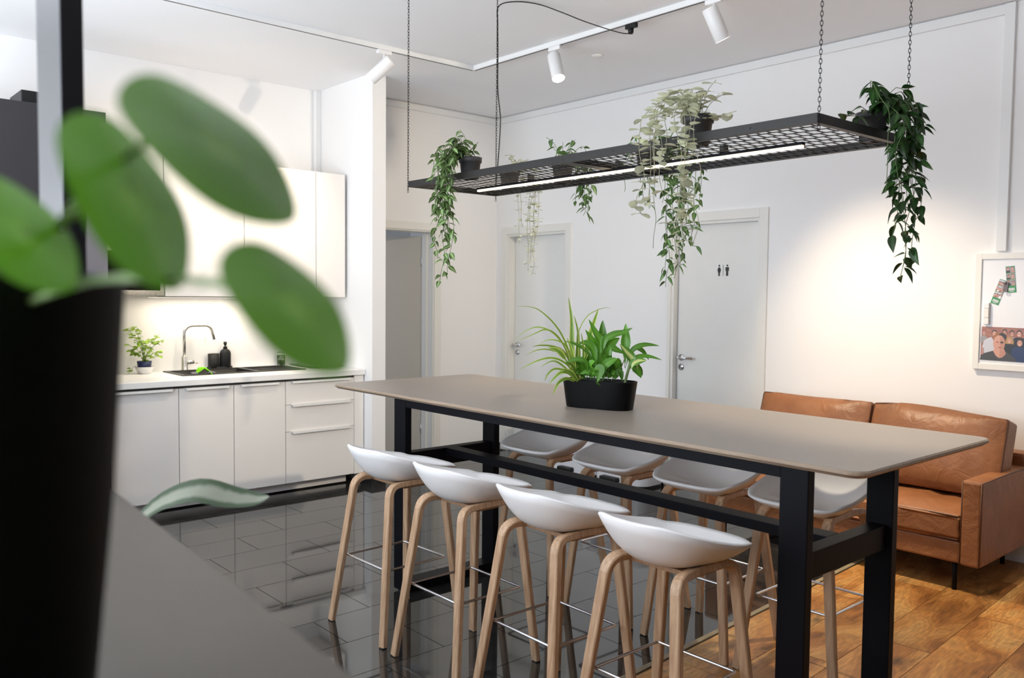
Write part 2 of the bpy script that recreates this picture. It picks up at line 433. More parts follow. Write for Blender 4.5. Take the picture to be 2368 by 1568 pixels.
# ================================================================== STRUCTURE
H = 3.275
XK = -0.20           # kitchen back wall
Y0, XE = -6.75, 9.5
SL = 0.060           # slight skew of the wood floor and its strip
def bx(y): return 4.262 + (-2.1 - y) * SL
floor = struct(B('floor', M['joint'], XK - 1.5, XE, Y0, 1.2, -0.08, -0.009))
# granite tiles 305 x 610 mm, half bond
TW, TL, G = 0.3085, 0.612, 0.0017
tm = MB().box(-TW / 2 + G, TW / 2 - G, -TL / 2 + G, TL / 2 - G, -0.010, 0.0).mesh('tile', M['tile'])
ntile = 0
for i in range(-1, 12):
    xc = 0.82 + TW * (i - 1) + TW / 2
    off = -3.325 if i % 2 == 1 else -3.015
    for j in range(-5, 6):
        yc = off + TL * j + TL / 2
        if yc - TL / 2 > 0.0 or yc + TL / 2 < -5.9: continue
        if xc < 0.3 and yc < -1.9: continue
        me = tm
        if xc + TW / 2 > 4.1 or yc + TL / 2 > 0.0 or (i == -1):
            ya, yb = yc - TL / 2 + G, min(yc + TL / 2 - G, 0.0)
            xa, xb = xc - TW / 2 + G, xc + TW / 2 - G
            if xc + TW / 2 > 4.1:
                poly = [(xa - xc, ya - yc), (bx(ya) - 0.012 - xc, ya - yc), (bx(yb) - 0.012 - xc, yb - yc), (xa - xc, yb - yc)]
            else: poly = [(xa - xc, ya - yc), (xb - xc, ya - yc), (xb - xc, yb - yc), (xa - xc, yb - yc)]
            me = MB().prism(poly, -0.010, 0.0).mesh('tile', M['tile'])
        o = link('tile', me, floor, (xc, yc, 0)); ntile += 1
# wood planks
ang = math.atan(SL)
PW = 0.252
for i in range(0, 16):
    y = 0.02 + [0.0, 0.47, 0.9, 0.25, 0.66][i % 5] - 0.1
    k = 0
    while y > -6.4:
        ln = 1.285
        y1, y0 = y, y - ln
        y = y0
        if y0 > 0: continue
        yt = min(y1, -0.004)
        d = PW * i + PW / 2 + 0.012
        ym = (y0 + yt) / 2
        me = MB().box(-PW / 2 + 0.0012, PW / 2 - 0.0012, (y0 - yt) / 2 + 0.001, (yt - y0) / 2 - 0.001, -0.009, 0.0015, 0.0008).mesh('plank', M['plank'])
        o = link('plank', me, floor, (bx(ym) + d + 0.01, ym, 0)); o.rotation_euler = (0, 0, ang)
        if bx(ym) + d > 7.6: break
poly = [(bx(-7) - 0.013, -7), (bx(-7) + 0.013, -7), (bx(-0.02) + 0.013, -0.02), (bx(-0.02) - 0.013, -0.02)]
struct(MB().prism(poly, -0.009, 0.0035).build('trim_1', M['strip']))

struct(B('ceiling', M['ceil'], XK - 1.5, XE, Y0, 1.2, H, H + 0.1))
# back wall y = 0 with two door openings
D1 = (0.170, 0.985, 2.128); D2 = (2.195, 2.999, 2.128)
mb = MB(); T = 0.16
mb.box(XK - 1.4, D1[0], 0, T, 0, H); mb.box(D1[1], D2[0], 0, T, 0, H); mb.box(D2[1], XE, 0, T, 0, H)
mb.box(D1[0], D1[1], 0, T, D1[2], H); mb.box(D2[0], D2[1], 0, T, D2[2], H)
struct(mb.build('wall_back', M['wall']))
# left wall x = 0 with the open doorway
D3 = (-1.66, -0.765, 2.128)
mb = MB()
mb.box(-0.15, 0, -1.735, D3[0], 0, H); mb.box(-0.15, 0, D3[1], 0, 0, H); mb.box(-0.15, 0, D3[0], D3[1], D3[2], H)
struct(mb.build('wall_left', M['wall']))
struct(B('wall_pillar', M['wall'], XK, 0.67, -1.86, -1.735, 0, H))
struct(B('wall_kitchen', M['wall'], XK - 0.15, XK, Y0, -1.735, 0, H))
struct(B('wall_corridor', M['wall'], -1.6, -1.5, -3.2, 1.2, 0, H))
mb = MB(); px = -1.6
wz0, wz1 = 0.55, 2.95
xs = [XK - 0.15] + [q for wx in (1.75, 3.45, 5.15) for q in (wx - 0.8, wx + 0.8)] + [XE]
for i in range(0, len(xs) - 1):
    if i % 2 == 0: mb.box(xs[i], xs[i + 1], Y0 - 0.25, Y0, 0, H)
    else: mb.box(xs[i], xs[i + 1], Y0 - 0.25, Y0, 0, wz0); mb.box(xs[i], xs[i + 1], Y0 - 0.25, Y0, wz1, H)
struct(mb.build('wall_south', M['wall']))
for k, wx in enumerate((1.75, 3.45, 5.15)):
    mb = MB()
    for a, b_ in ((wx - 0.80, wx - 0.74), (wx - 0.03, wx + 0.03), (wx + 0.74, wx + 0.80)): mb.box(a, b_, Y0 - 0.14, Y0 - 0.07, wz0, wz1)
    mb.box(wx - 0.80, wx + 0.80, Y0 - 0.14, Y0 - 0.07, wz0, wz0 + 0.06); mb.box(wx - 0.80, wx + 0.80, Y0 - 0.14, Y0 - 0.07, wz1 - 0.06, wz1)
    struct(mb.build('window_%d' % (k + 1), M['trim']))
mb = MB()
mb.box(XE, XE + 0.2, Y0, 1.2, 0, H)
struct(mb.build('wall_east', mat('taupe_wall_paint', (0.14, 0.125, 0.11), 0.8)))
# cable trunking below the ceiling, vertical trunking down to the board
struct(B('trim_2', M['trim'], 0.022, 4.612, -0.022, 0, H - 0.064, H - 0.010, None, 0.002))
struct(B('trim_3', M['trim'], 0, 0.022, -1.735, 0, H - 0.064, H - 0.010, None, 0.002))
struct(B('trim_4', M['trim'], 4.612, 4.668, -0.028, 0, 1.83, H - 0.004, None, 0.002))
struct(B('trim_5', M['wall'], XK, XK + 0.05, -1.91, -1.86, 2.50, H, None, 0.004))
# skirtings
struct(B('baseboard_left', M['slate'], 0, 0.010, D3[1] + 0.075, 0, 0, 0.062))
mb = MB()
for a, b_ in ((0.0, D1[0] - 0.078), (D1[1] + 0.075, D2[0] - 0.035), (D2[1] + 0.078, bx(0))): mb.box(a, b_, -0.010, 0, 0, 0.062)
struct(mb.build('baseboard_back', M['slate']))
struct(B('baseboard_right', M['trim'], bx(0), XE, -0.018, 0, 0.0015, 0.080, None, 0.003))
struct(MB().box(0.67, 0.680, -1.87, -1.735, 0, 0.07).box(0.50, 0.67, -1.87, -1.86, 0, 0.07).build('baseboard_pillar', M['slate']))

# ---- doors
def door_frame(parent, x0, x1, z1, wdt=0.072, left=None):
    l = wdt if left is None else left
    mb = MB()
    mb.box(x0 - l, x0, -0.014, 0.002, 0, z1 + wdt, 0.003); mb.box(x1, x1 + wdt, -0.014, 0.002, 0, z1 + wdt, 0.003)
    mb.box(x0 - 0.0005, x1 + 0.0005, -0.014, 0.002, z1, z1 + wdt, 0.003)
    mb.box(x0, x0 + 0.022, 0.002, 0.155, 0, z1); mb.box(x1 - 0.022, x1, 0.002, 0.155, 0, z1); mb.box(x0 + 0.022, x1 - 0.022, 0.002, 0.155, z1 - 0.022, z1)
    return mb.build('door_frame', M['doorframe'], parent)
def lever(parent, x, y, z, tip=False):
    h = MB()
    h.lathe([(0.0, 0), (0.026, 0), (0.026, 0.008), (0.0, 0.008)], 20, mtx=look_mtx((x, y, z), (0, -1, 0)))
    h.tube([(x, y - 0.006, z), (x, y - 0.045, z), (x + 0.010, y - 0.055, z), (x + 0.10, y - 0.055, z)], 0.0095, 10)
    h.tube([(x - 0.014, y - 0.052, z), (x + 0.01, y - 0.055, z)], 0.0095, 10)
    o = h.build('handle', M['chrome'], parent)
    if tip:
        MB().tube([(x + 0.10, y - 0.055, z), (x + 0.135, y - 0.055, z)], 0.0098, 10).build('handle_tip', M['ply'], o)['label'] = 'beige wooden lever tip'
    k = MB()
    k.lathe([(0.0, 0), (0.026, 0), (0.026, 0.008), (0.0, 0.008)], 20, mtx=look_mtx((x, y, z - 0.078), (0, -1, 0)))
    k.lathe([(0.0, 0.008), (0.010, 0.0081), (0.010, 0.012), (0, 0.012)], 14, mtx=look_mtx((x, y, z - 0.078), (0, -1, 0)))
    k.build('lock_rosette', M['chrome'], parent)
def door(name, D, yleaf, tip, left=None):
    r = struct(empty(name, (0, 0, 0)))
    door_frame(r, D[0], D[1], D[2], left=left)
    B('door_leaf', M['doorwhite'], D[0] + 0.026, D[1] - 0.026, yleaf, yleaf + 0.04, 0.006, D[2] - 0.026, r, 0.002)
    lever(r, D[0] + 0.070, yleaf, 1.05, tip)
    return r
d1 = door('door_1', D1, 0.085, False)
d2 = door('door_2', D2, 0.058, True, left=0.034)
B('strike_plate', M['chrome'], D2[0] + 0.0225, D2[0] + 0.0255, 0.05, 0.062, 0.006, 1.95, d2)
# pictogram on door 2
yl = 0.058
mt_pic = mat('black_pictogram', (0.02, 0.02, 0.022), 0.5)
pm = lambda x, z: Matrix.Translation((x, yl - 0.0015, z)) @ Matrix.Rotation(PI / 2, 4, 'X')
def fig(cx, zb, woman):
    mb = MB(); S = 0.087
    mb.lathe([(0.0, 0), (0.0075, 0), (0.0075, 0.0016), (0, 0.0016)], 14, mtx=pm(cx, zb + S - 0.0075))
    if woman: body = [(-0.008, 0.066), (0.008, 0.066), (0.017, 0.041), (0.0135, 0.039), (0.0085, 0.050), (0.013, 0.028), (0.007, 0.028), (0.007, 0), (0.001, 0), (0.001, 0.028), (-0.001, 0.028), (-0.001, 0), (-0.007, 0), (-0.007, 0.028), (-0.013, 0.028), (-0.0085, 0.050), (-0.0135, 0.039), (-0.017, 0.041)]
    else: body = [(-0.012, 0.068), (0.012, 0.068), (0.0155, 0.064), (0.0155, 0.038), (0.012, 0.038), (0.0115, 0.056), (0.009, 0.056), (0.009, 0), (0.001, 0), (0.001, 0.036), (-0.001, 0.036), (-0.001, 0), (-0.009, 0), (-0.009, 0.056), (-0.0115, 0.056), (-0.012, 0.038), (-0.0155, 0.038), (-0.0155, 0.064)]
    mb.prism(body, 0, 0.0016, mtx=pm(cx, zb))
    return mb
pg = fig(2.608, 1.703, True)
g2 = fig(2.681, 1.703, False)
pg.add(g2.v, g2.f)
pg.box(2.6425, 2.6445, yl - 0.002, yl, 1.703, 1.79)
pg.build('pictogram', mt_pic, d2)['label'] = 'black woman and man pictogram with dividing line'
# open door 3
d3 = struct(empty('door_3'))
mb = MB()
z1 = D3[2]
mb.box(0.0, 0.014, D3[1], D3[1] + 0.072, 0, z1 + 0.072, 0.003).box(0.0, 0.014, D3[0], D3[1], z1, z1 + 0.072, 0.003).box(0, 0.014, D3[0] - 0.072, D3[0], 0, z1 + 0.072, 0.003)
mb.box(-0.16, 0.0, D3[1] - 0.012, D3[1], 0, z1).box(-0.16, 0.0, D3[0], D3[0] + 0.012, 0, z1).box(-0.16, 0, D3[0] + 0.012, D3[1] - 0.012, z1 - 0.012, z1)
mb.box(-0.16, -0.085, D3[1] - 0.026, D3[1] - 0.012, 0, z1 - 0.012)
mb.build('door_frame', M['doorframe'], d3)
leafm = Matrix.Translation((-0.165, D3[1] - 0.014, 0)) @ Matrix.Rotation(math.radians(-143.0 + 180 + 180), 4, 'Z')
mt_leaf3 = mat('grey_beige_door_lacquer', (0.52, 0.49, 0.44), 0.4)
MB().box(0, 0.86, -0.04, 0.0, 0.008, 2.085, 0.002, mtx=leafm).build('door_leaf', mt_leaf3, d3)
MB().tube([(-0.168, D3[1] - 0.02, 0.2), (-0.168, D3[1] - 0.02, 0.3)], 0.008, 8).tube([(-0.168, D3[1] - 0.02, 1.8), (-0.168, D3[1] - 0.02, 1.9)], 0.008, 8).build('hinge', M['chrome'], d3)

# ================================================================== KITCHEN
def front_handle(parent, x, y0, y1, z):
    mb = MB()
    mb.box(x - 0.004, x + 0.020, y0, y1, z, z + 0.0025)
    mb.box(x + 0.0175, x + 0.020, y0 + 0.006, y1 - 0.006, z - 0.014, z)
    mb.box(x + 0.0, x + 0.0015, y0, y1, z - 0.010, z)
    return mb.build('handle', M['kitchenhandle'], parent)
M['kitchenhandle'] = mat('white_lip_handle', (0.80, 0.79, 0.77), 0.3)
XF = 0.552
def base_cabinet(y0, y1, label, drawers=None, hy=None):
    r = empty('base_cabinet', (0, 0, 0), 0, label, 'cabinet', 'kitchen base cabinets')
    B('carcass', M['kitchen'], XK + 0.004, XF - 0.022, y0 + 0.0005, y1 - 0.0005, 0.080, 0.882, r)
    B('gap_shade', M['gap'], XF - 0.022, XF - 0.004, y0 + 0.0005, y1 - 0.0005, 0.868, 0.882, r)  # dark strip paints the shade in the gap between fronts and worktop
    zz = drawers or [0.082, 0.8665]
    for i in range(len(zz) - 1):
        d = B('drawer_front' if drawers else 'door', M['kitchen'], XF - 0.0205, XF, y0 + 0.0015, y1 - 0.0015, zz[i] + 0.001, zz[i + 1] - 0.0025, r, 0.0012)
        a, b = hy
        front_handle(d, XF, a, b, zz[i + 1] - 0.0025)
    return r
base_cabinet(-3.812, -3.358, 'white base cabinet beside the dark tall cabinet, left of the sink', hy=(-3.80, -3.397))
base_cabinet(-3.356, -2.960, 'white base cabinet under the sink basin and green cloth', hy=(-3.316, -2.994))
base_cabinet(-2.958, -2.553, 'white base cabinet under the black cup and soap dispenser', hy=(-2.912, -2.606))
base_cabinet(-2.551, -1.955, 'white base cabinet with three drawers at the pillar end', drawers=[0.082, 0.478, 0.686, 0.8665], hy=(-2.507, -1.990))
tag(B('filler_panel', M['kitchen'], XK + 0.004, XF, -1.953, -1.868, 0.080, 0.882, None, 0.001), 'narrow white filler panel between the drawer cabinet and the pillar', 'panel')
tag(B('plinth', M['kitchen'], 0.455, 0.472, -3.812, -1.985, 0.012, 0.078), 'white plinth board under the kitchen base cabinets', 'plinth')
# worktop with sink cut-out
SX0, SX1, SY0, SY1 = -0.115, 0.300, -3.235, -2.245
wt = MB()
zt0, zt1 = 0.884, 0.925
wt.box(XK + 0.002, SX0 + 0.006, -3.830, -1.862, zt0, zt1).box(SX1 - 0.006, 0.575, -3.830, -1.862, zt0, zt1, 0.002)
wt.box(SX0 + 0.006, SX1 - 0.006, -3.830, SY0 + 0.006, zt0, zt1).box(SX0 + 0.006, SX1 - 0.006, SY1 - 0.006, -1.862, zt0, zt1)
wo = wt.build('worktop', M['worktop'])
tag(wo, 'long white laminate worktop over the kitchen base cabinets', 'worktop')
# sink
sk = empty('sink', (0, 0, 0), 0, 'black granite sink with bowl and drainer set in the white worktop', 'sink')
mb = MB()
YB = -2.66
mb.box(SX0, SX0 + 0.045, SY0, SY1, zt1 + 0.0003, zt1 + 0.008, 0.002).box(SX1 - 0.022, SX1, SY0, SY1, zt1 + 0.0003, zt1 + 0.008, 0.002)
mb.box(SX0 + 0.045, SX1 - 0.022, SY0, SY0 + 0.03, zt1 + 0.0003, zt1 + 0.008, 0.002).box(SX0 + 0.045, SX1 - 0.022, SY1 - 0.02, SY1, zt1 + 0.0003, zt1 + 0.008, 0.002)
mb.box(SX0 + 0.045, SX1 - 0.022, YB, YB + 0.03, zt1 - 0.01, zt1 + 0.008, 0.002)
mb.build('rim', M['sink'], sk)
mb = MB()
a0, a1, b0, b1, zb = SX0 + 0.045, SX1 - 0.022, SY0 + 0.03, YB, zt1 - 0.034
mb.add([(a0, b0, zt1), (a1, b0, zt1), (a1, b1, zt1), (a0, b1, zt1), (a0 + .005, b0 + .005, zb), (a1 - .005, b0 + .005, zb), (a1 - .005, b1 - .005, zb), (a0 + .005, b1 - .005, zb)],
       [(0, 1, 5, 4), (1, 2, 6, 5), (2, 3, 7, 6), (3, 0, 4, 7), (4, 5, 6, 7)])
mb.build('bowl', M['sink'], sk)
mb = MB(); mb.box(a0, a1, YB + 0.03, SY1 - 0.02, zt1 - 0.012, zt1 - 0.002)
for k in range(7): mb.box(a0 + 0.03 + k * 0.045, a0 + 0.04 + k * 0.045, YB + 0.06, SY1 - 0.05, zt1 - 0.002, zt1 + 0.0005)
mb.build('drainer', M['sink'], sk)
# faucet
fa = empty('faucet', (-0.095, -3.075, zt1 + 0.008), 0, 'brushed steel mixer tap with swan neck behind the sink', 'faucet')
MB().lathe([(0, 0), (0.026, 0), (0.026, 0.004), (0.0235, 0.006), (0.0235, 0.108), (0.021, 0.110), (0, 0.110)], 24).build('body', M['alu'], fa)
pts = [(0, 0, 0.10), (0, 0, 0.28)] + [(0, 0.065 - 0.065 * math.cos(t), 0.28 + 0.065 * math.sin(t)) for t in [PI / 2 * i / 7 for i in range(1, 8)]]
pts += [(0, 0.10, 0.345), (0, 0.165, 0.345)] + [(0, 0.165 + 0.055 * math.sin(t), 0.29 + 0.055 * math.cos(t)) for t in [math.radians(72) * i / 6 for i in range(1, 7)]]
pts += [(0, 0.236, 0.232)]
MB().tube(pts, 0.0115, 14).build('spout', M['alu'], fa)
MB().lathe([(0, 0), (0.016, 0), (0.016, 0.05), (0, 0.05)], 16, mtx=look_mtx((0, 0.022, 0.060), (0, 1, 0))).tube([(0, 0.06, 0.056), (0.01, 0.10, 0.049)], 0.004, 8).build('lever', M['alu'], fa)
# green cloth over the bowl edge
mb = MB(); nn = 12
vs = []
for i in range(nn + 1):
    for j in range(5):
        t = i / nn; a = PI * t
        vs.append((0.245 + 0.014 * j + 0.008 * math.sin(t * 9 + j), -3.135 + 0.118 * t + 0.006 * math.sin(j * 2.2), zt1 + 0.010 + (0.050 + 0.006 * math.sin(t * 14 + j * 2)) * math.sin(a) ** 0.7 - 0.005 * abs(j - 2)))
mb.add(vs, [(i * 5 + j, i * 5 + j + 1, (i + 1) * 5 + j + 1, (i + 1) * 5 + j) for i in range(nn) for j in range(4)], True)
co = mb.build('dish_cloth', M['cloth']); sm_ = co.modifiers.new('thickness', 'SOLIDIFY'); sm_.thickness = 0.005
tag(co, 'crumpled lime green cloth hanging over the sink edge', 'cloth')
MB().box(0.262, 0.30, -3.165, -3.125, zt1 + 0.008, zt1 + 0.026, 0.005).tube([(0.29, -3.04, zt1 + 0.022), (0.292, -2.985, zt1 + 0.014)], 0.010, 8, scales=[1, 0.3]).build('grey_edge', M['greycloth'], co)['label'] = 'grey border of the cloth'
# tray with cup and dispenser
ty, tx = -2.772, -0.150
tag(MB().lathe([(0, 0), (0.100, 0), (0.104, 0.006), (0.104, 0.018), (0.100, 0.018), (0.097, 0.010), (0, 0.010)], 32, (tx, ty, zt1 + 0.0005), 0.36, 1.0).build('soap_tray', M['blackmatte']), 'flat black oval tray under the cup and soap dispenser', 'tray')
tag(MB().lathe([(0, 0), (0.043, 0), (0.045, 0.003), (0.045, 0.112), (0.040, 0.112), (0.038, 0.012), (0, 0.012)], 28, (tx, ty - 0.050, zt1 + 0.0115), 0.8, 1).build('cup', M['blackmatte']), 'black straight cup on the tray beside the faucet', 'cup')
sd = empty('soap_dispenser', (tx, ty + 0.046, zt1 + 0.0115), 0, 'black bottle soap dispenser with pump on the tray', 'dispenser')
MB().lathe([(0, 0), (0.042, 0), (0.045, 0.004), (0.045, 0.105), (0.042, 0.122), (0.032, 0.138), (0.018, 0.146), (0.016, 0.150), (0, 0.150)], 28, sx=0.8).build('bottle', M['blackmatte'], sd)
MB().lathe([(0, 0.150), (0.016, 0.150), (0.016, 0.166), (0.008, 0.168), (0.008, 0.180), (0.013, 0.182), (0.013, 0.204), (0, 0.206)], 18).tube([(0, 0, 0.197), (0.035, -0.01, 0.197), (0.042, -0.012, 0.19)], 0.006, 8).build('pump', M['blackplastic'], sd)
# jar with BIO label
jr = empty('tea_jar', (-0.152, -2.240, zt1 + 0.0005), 0, 'small clear glass jar with a black and white label beside the drainer', 'jar')
MB().lathe([(0, 0), (0.031, 0), (0.033, 0.004), (0.033, 0.110), (0.029, 0.116), (0.029, 0.112), (0.030, 0.108), (0.030, 0.006), (0, 0.006)], 24).build('glass', M['glass'], jr)
MB().lathe([(0, 0.0065), (0.0295, 0.0065), (0.0295, 0.035), (0, 0.040)], 20).build('contents', M['amber'], jr)
MB().lathe([(0.0335, 0.066), (0.0337, 0.066), (0.0337, 0.088), (0.0335, 0.088)], 24).build('label_band', M['blackmatte'], jr)
MB().lathe([(0.0335, 0.092), (0.0337, 0.092), (0.0337, 0.106), (0.0335, 0.106)], 24).build('paper_band', M['trim'], jr)
def text(name, s, size, mtx, mt, parent, align='CENTER'):
    c = bpy.data.curves.new(name, 'FONT'); c.body = s; c.size = size; c.align_x = align; c.extrude = 0.0003
    c.materials.append(mt)
    tmp = bpy.data.objects.new('tmp', c); COL.objects.link(tmp); bpy.context.view_layer.update()
    me = bpy.data.meshes.new_from_object(tmp.evaluated_get(bpy.context.evaluated_depsgraph_get()))
    bpy.data.objects.remove(tmp); bpy.data.curves.remove(c)
    o = link(name, me, parent); o.matrix_local = mtx
    return o
tdir = Vector((0.93, -0.36, 0)).normalized()
text('lettering', 'BIO', 0.021, Matrix.Translation(tdir * 0.0345 + Vector((0, 0, 0.070))) @ Matrix.Rotation(math.atan2(tdir.y, tdir.x) + PI / 2, 4, 'Z') @ Matrix.Rotation(PI / 2, 4, 'X'), M['trim'], jr)
# sandwich toaster with tray foot
to = empty('kitchen_appliance', (0.035, -2.00, zt1), 0, 'rounded grey toaster oven on a flat glass plate at the worktop end', 'appliance')
mt_app = mat('silver_grey_plastic', (0.40, 0.40, 0.39), 0.35)
MB().box(-0.19, 0.20, -0.165, 0.130, 0.010, 0.015, 0.001).build('glass_plate', M['glassblack'], to)
MB().box(-0.17, -0.14, -0.10, -0.07, 0.0, 0.010).box(0.13, 0.16, -0.10, -0.07, 0.0, 0.010).box(-0.17, -0.14, 0.10, 0.13, 0, 0.010).box(0.13, 0.16, 0.10, 0.13, 0, 0.010).build('foot', M['blackplastic'], to)
pr = [(-0.115, 0.0)] + arc(-0.055, 0.06, 0.06, PI, PI / 2, 8) + arc(0.055, 0.06, 0.06, PI / 2, 0, 8) + [(0.115, 0.0)]
mm_ = Matrix(((0, 0, 1, -0.16), (1, 0, 0, 0.01), (0, 1, 0, 0.016), (0, 0, 0, 1)))
MB().prism(pr, 0, 0.29, mtx=mm_).build('housing', mt_app, to)
MB().lathe([(0, 0), (0.012, 0), (0.012, 0.014), (0, 0.014)], 16, mtx=look_mtx((0.13, -0.05, 0.06), (1, 0, 0))).build('knob', M['blackplastic'], to)
# basil in a navy pot in a white bowl
tag(MB().lathe([(0, 0), (0.040, 0), (0.047, 0.004), (0.062, 0.040), (0.068, 0.052), (0.065, 0.052), (0.058, 0.038), (0.044, 0.009), (0, 0.008)], 30, (-0.065, -3.385, zt1 + 0.0005)).build('bowl', M['ceramic']), 'white bowl holding the navy herb pot on the worktop', 'bowl')

# upper cabinets
XU = 0.292
def wall_cabinet(y0, y1, z0, z1, label):
    r = empty('wall_cabinet', (0, 0, 0), 0, label, 'cabinet', 'kitchen wall cabinets')
    B('carcass', M['kitchen'], XK + 0.002, XU - 0.021, y0 + 0.0005, y1 - 0.0005, z0 + 0.003, z1, r)
    B('door', M['kitchen'], XU - 0.0195, XU, y0 + 0.0016, y1 - 0.0016, z0, z1 - 0.002, r, 0.0012)
    return r
wall_cabinet(-3.836, -3.354, 1.922, 2.515, 'white wall cabinet door above the built-in microwave')
wall_cabinet(-3.352, -2.756, 1.507, 2.515, 'wide white wall cabinet right of the microwave')
wall_cabinet(-2.754, -2.152, 1.507, 2.515, 'wide white wall cabinet above the black soap dispenser')
wall_cabinet(-2.150, -1.882, 1.507, 2.515, 'narrow white wall cabinet at the end of the row by the pillar')
mw = empty('microwave', (0, 0, 0), 0, 'built-in microwave with steel frame and black glass door', 'microwave')
mb = MB()
B('housing', M['kitchen'], XK + 0.002, XU - 0.02, -3.835, -3.3555, 1.512, 1.918, mw)
mb.box(XU - 0.0195, XU, -3.835, -3.356, 1.512, 1.548, 0.001).box(XU - 0.0195, XU, -3.835, -3.356, 1.822, 1.918, 0.001).box(XU - 0.0195, XU, -3.384, -3.356, 1.548, 1.822, 0.001).box(XU - 0.0195, XU, -3.835, -3.807, 1.548, 1.822, 0.001)
mb.build('steel_frame', M['alu'], mw)
B('glass_door', M['glassblack'], XU - 0.0195, XU - 0.002, -3.807, -3.384, 1.548, 1.822, mw)
B('display', M['glassblack'], XU - 0.001, XU + 0.001, -3.72, -3.55, 1.85, 1.882, mw)
MB().lathe([(0, 0), (0.009, 0), (0.009, 0.01), (0, 0.01)], 14, mtx=look_mtx((XU, -3.742, 1.866), (1, 0, 0))).build('knob', M['alu'], mw)
# ceiling junction on cabinets
tag(B('socket', M['trim'], XK, XK + 0.02, -2.30, -2.20, 2.52, 2.575, None, 0.002), 'small white socket box on the wall above the wall cabinets', 'socket')
uc = empty('undercabinet_light', (0.03, -2.93, 1.506), 0, 'slim LED light strip under the white wall cabinets', 'light')
MB().box(-0.11, 0.11, -0.43, 0.43, -0.009, -0.0005, 0.001).build('housing', M['alu'], uc)
MB().box(-0.105, 0.105, -0.42, 0.42, -0.0115, -0.0092).build('diffuser', mat('soft_lit_diffuser', (1, 1, 1), 0.5, emit=(1.0, 0.9, 0.75), estr=1.3), uc)
ul = area('undercabinet_glow', (0, 0, -0.014), (0, 0, 0), 0.20, 0.84, 4.0, (1.0, 0.88, 0.70)); ul.parent = uc
# tall dark cabinet
tc_ = empty('tall_cabinet', (0, 0, 0), 0, 'tall dark grey steel fridge cabinet at the left end of the kitchen', 'fridge')
B('body', M['fridge'], XK + 0.002, 0.625, -4.62, -3.838, 0.02, 2.682, tc_)
B('door', M['fridge'], 0.628, 0.650, -4.62, -3.838, 1.10, 2.682, tc_, 0.002)
B('door', M['fridge'], 0.628, 0.650, -4.62, -3.838, 0.04, 1.095, tc_, 0.002)
B('reflection_strip', mat('lilac_grey_reflection', (0.16, 0.155, 0.175), 0.4, metal=0.3), 0.6505, 0.656, -3.975, -3.840, 1.12, 2.40, tc_, 0.001)  # lighter strip paints a reflection onto the dark steel door, no real handle
tag(B('storage_box', M['blackplastic'], 0.10, 0.42, -4.27, -3.98, 2.683, 2.80, None, 0.006), 'black box lying on top of the tall dark cabinet', 'box')

# ================================================================== TABLE
t = empty('bar_table', (3.80, -2.60, 0), 0, 'long high table with taupe top and black steel frame', 'table')
TX, TY = 1.5625, 0.507
ox, oy = -0.003, -0.005
o_top = rrect(-TX + ox, TX + ox, -TY + oy, TY + oy, 0.055, 8)
o_in = rrect(-TX + ox + 0.004, TX + ox - 0.004, -TY + oy + 0.004, TY + oy - 0.004, 0.052, 8)
o_bot = rrect(-TX + ox + 0.016, TX + ox - 0.016, -TY + oy + 0.016, TY + oy - 0.016, 0.045, 8)
n = len(o_top)
mb = MB()
vs = [(p[0], p[1], 1.0295) for p in o_in] + [(p[0], p[1], 1.026) for p in o_top] + [(p[0], p[1], 1.018) for p in o_top] + [(p[0], p[1], 1.006) for p in o_bot]
fs = [tuple(reversed(range(3 * n, 4 * n))), tuple(range(n))]
for k in range(3): fs += [(k * n + n + i, k * n + n + (i + 1) % n, k * n + (i + 1) % n, k * n + i) for i in range(n)]
mb.add(vs, fs)
mb.build('plywood_core', M['ply'], t)
mb = MB(); mb.prism(o_in, 1.0297, 1.0305); mb.build('tabletop', M['lino'], t)
def L(x): return x - 3.80
def LY(y): return y + 2.60
XL0, XL1, XR0, XR1 = 2.848, 2.948, 5.075, 5.175
for x0, x1 in ((XL0, XL1), (XR0, XR1)):
    for ya, yb in ((-3.092, -3.052), (-2.500, -2.460)):
        B('leg', M['blackmetal'], L(x0), L(x1), LY(ya), LY(yb), 0.012, 1.005, t, 0.003)
    B('crossbar', M['blackmetal'], L(x0 + 0.02), L(x1 - 0.02), LY(-3.052), LY(-2.500), 0.640, 0.728, t, 0.002)
    B('foot_bar', M['blackmetal'], L(x0), L(x1), LY(-3.052), LY(-2.500), 0.012, 0.052, t, 0.002)
    MB().box(L(x0 + .03), L(x1 - .03), LY(-3.085), LY(-3.06), 0.0, 0.012).box(L(x0 + .03), L(x1 - .03), LY(-2.49), LY(-2.47), 0, 0.012).build('leveller', M['felt'], t)
for ya, yb in ((-3.090, -3.054), (-2.498, -2.462)): B('top_rail', M['blackmetal'], L(XL1), L(XR0), LY(ya), LY(yb), 0.968, 1.005, t, 0.002)
B('stretcher', M['blackmetal'], L(XL1 - 0.02), L(XR0 + 0.02), LY(-2.815), LY(-2.735), 0.690, 0.728, t, 0.002)

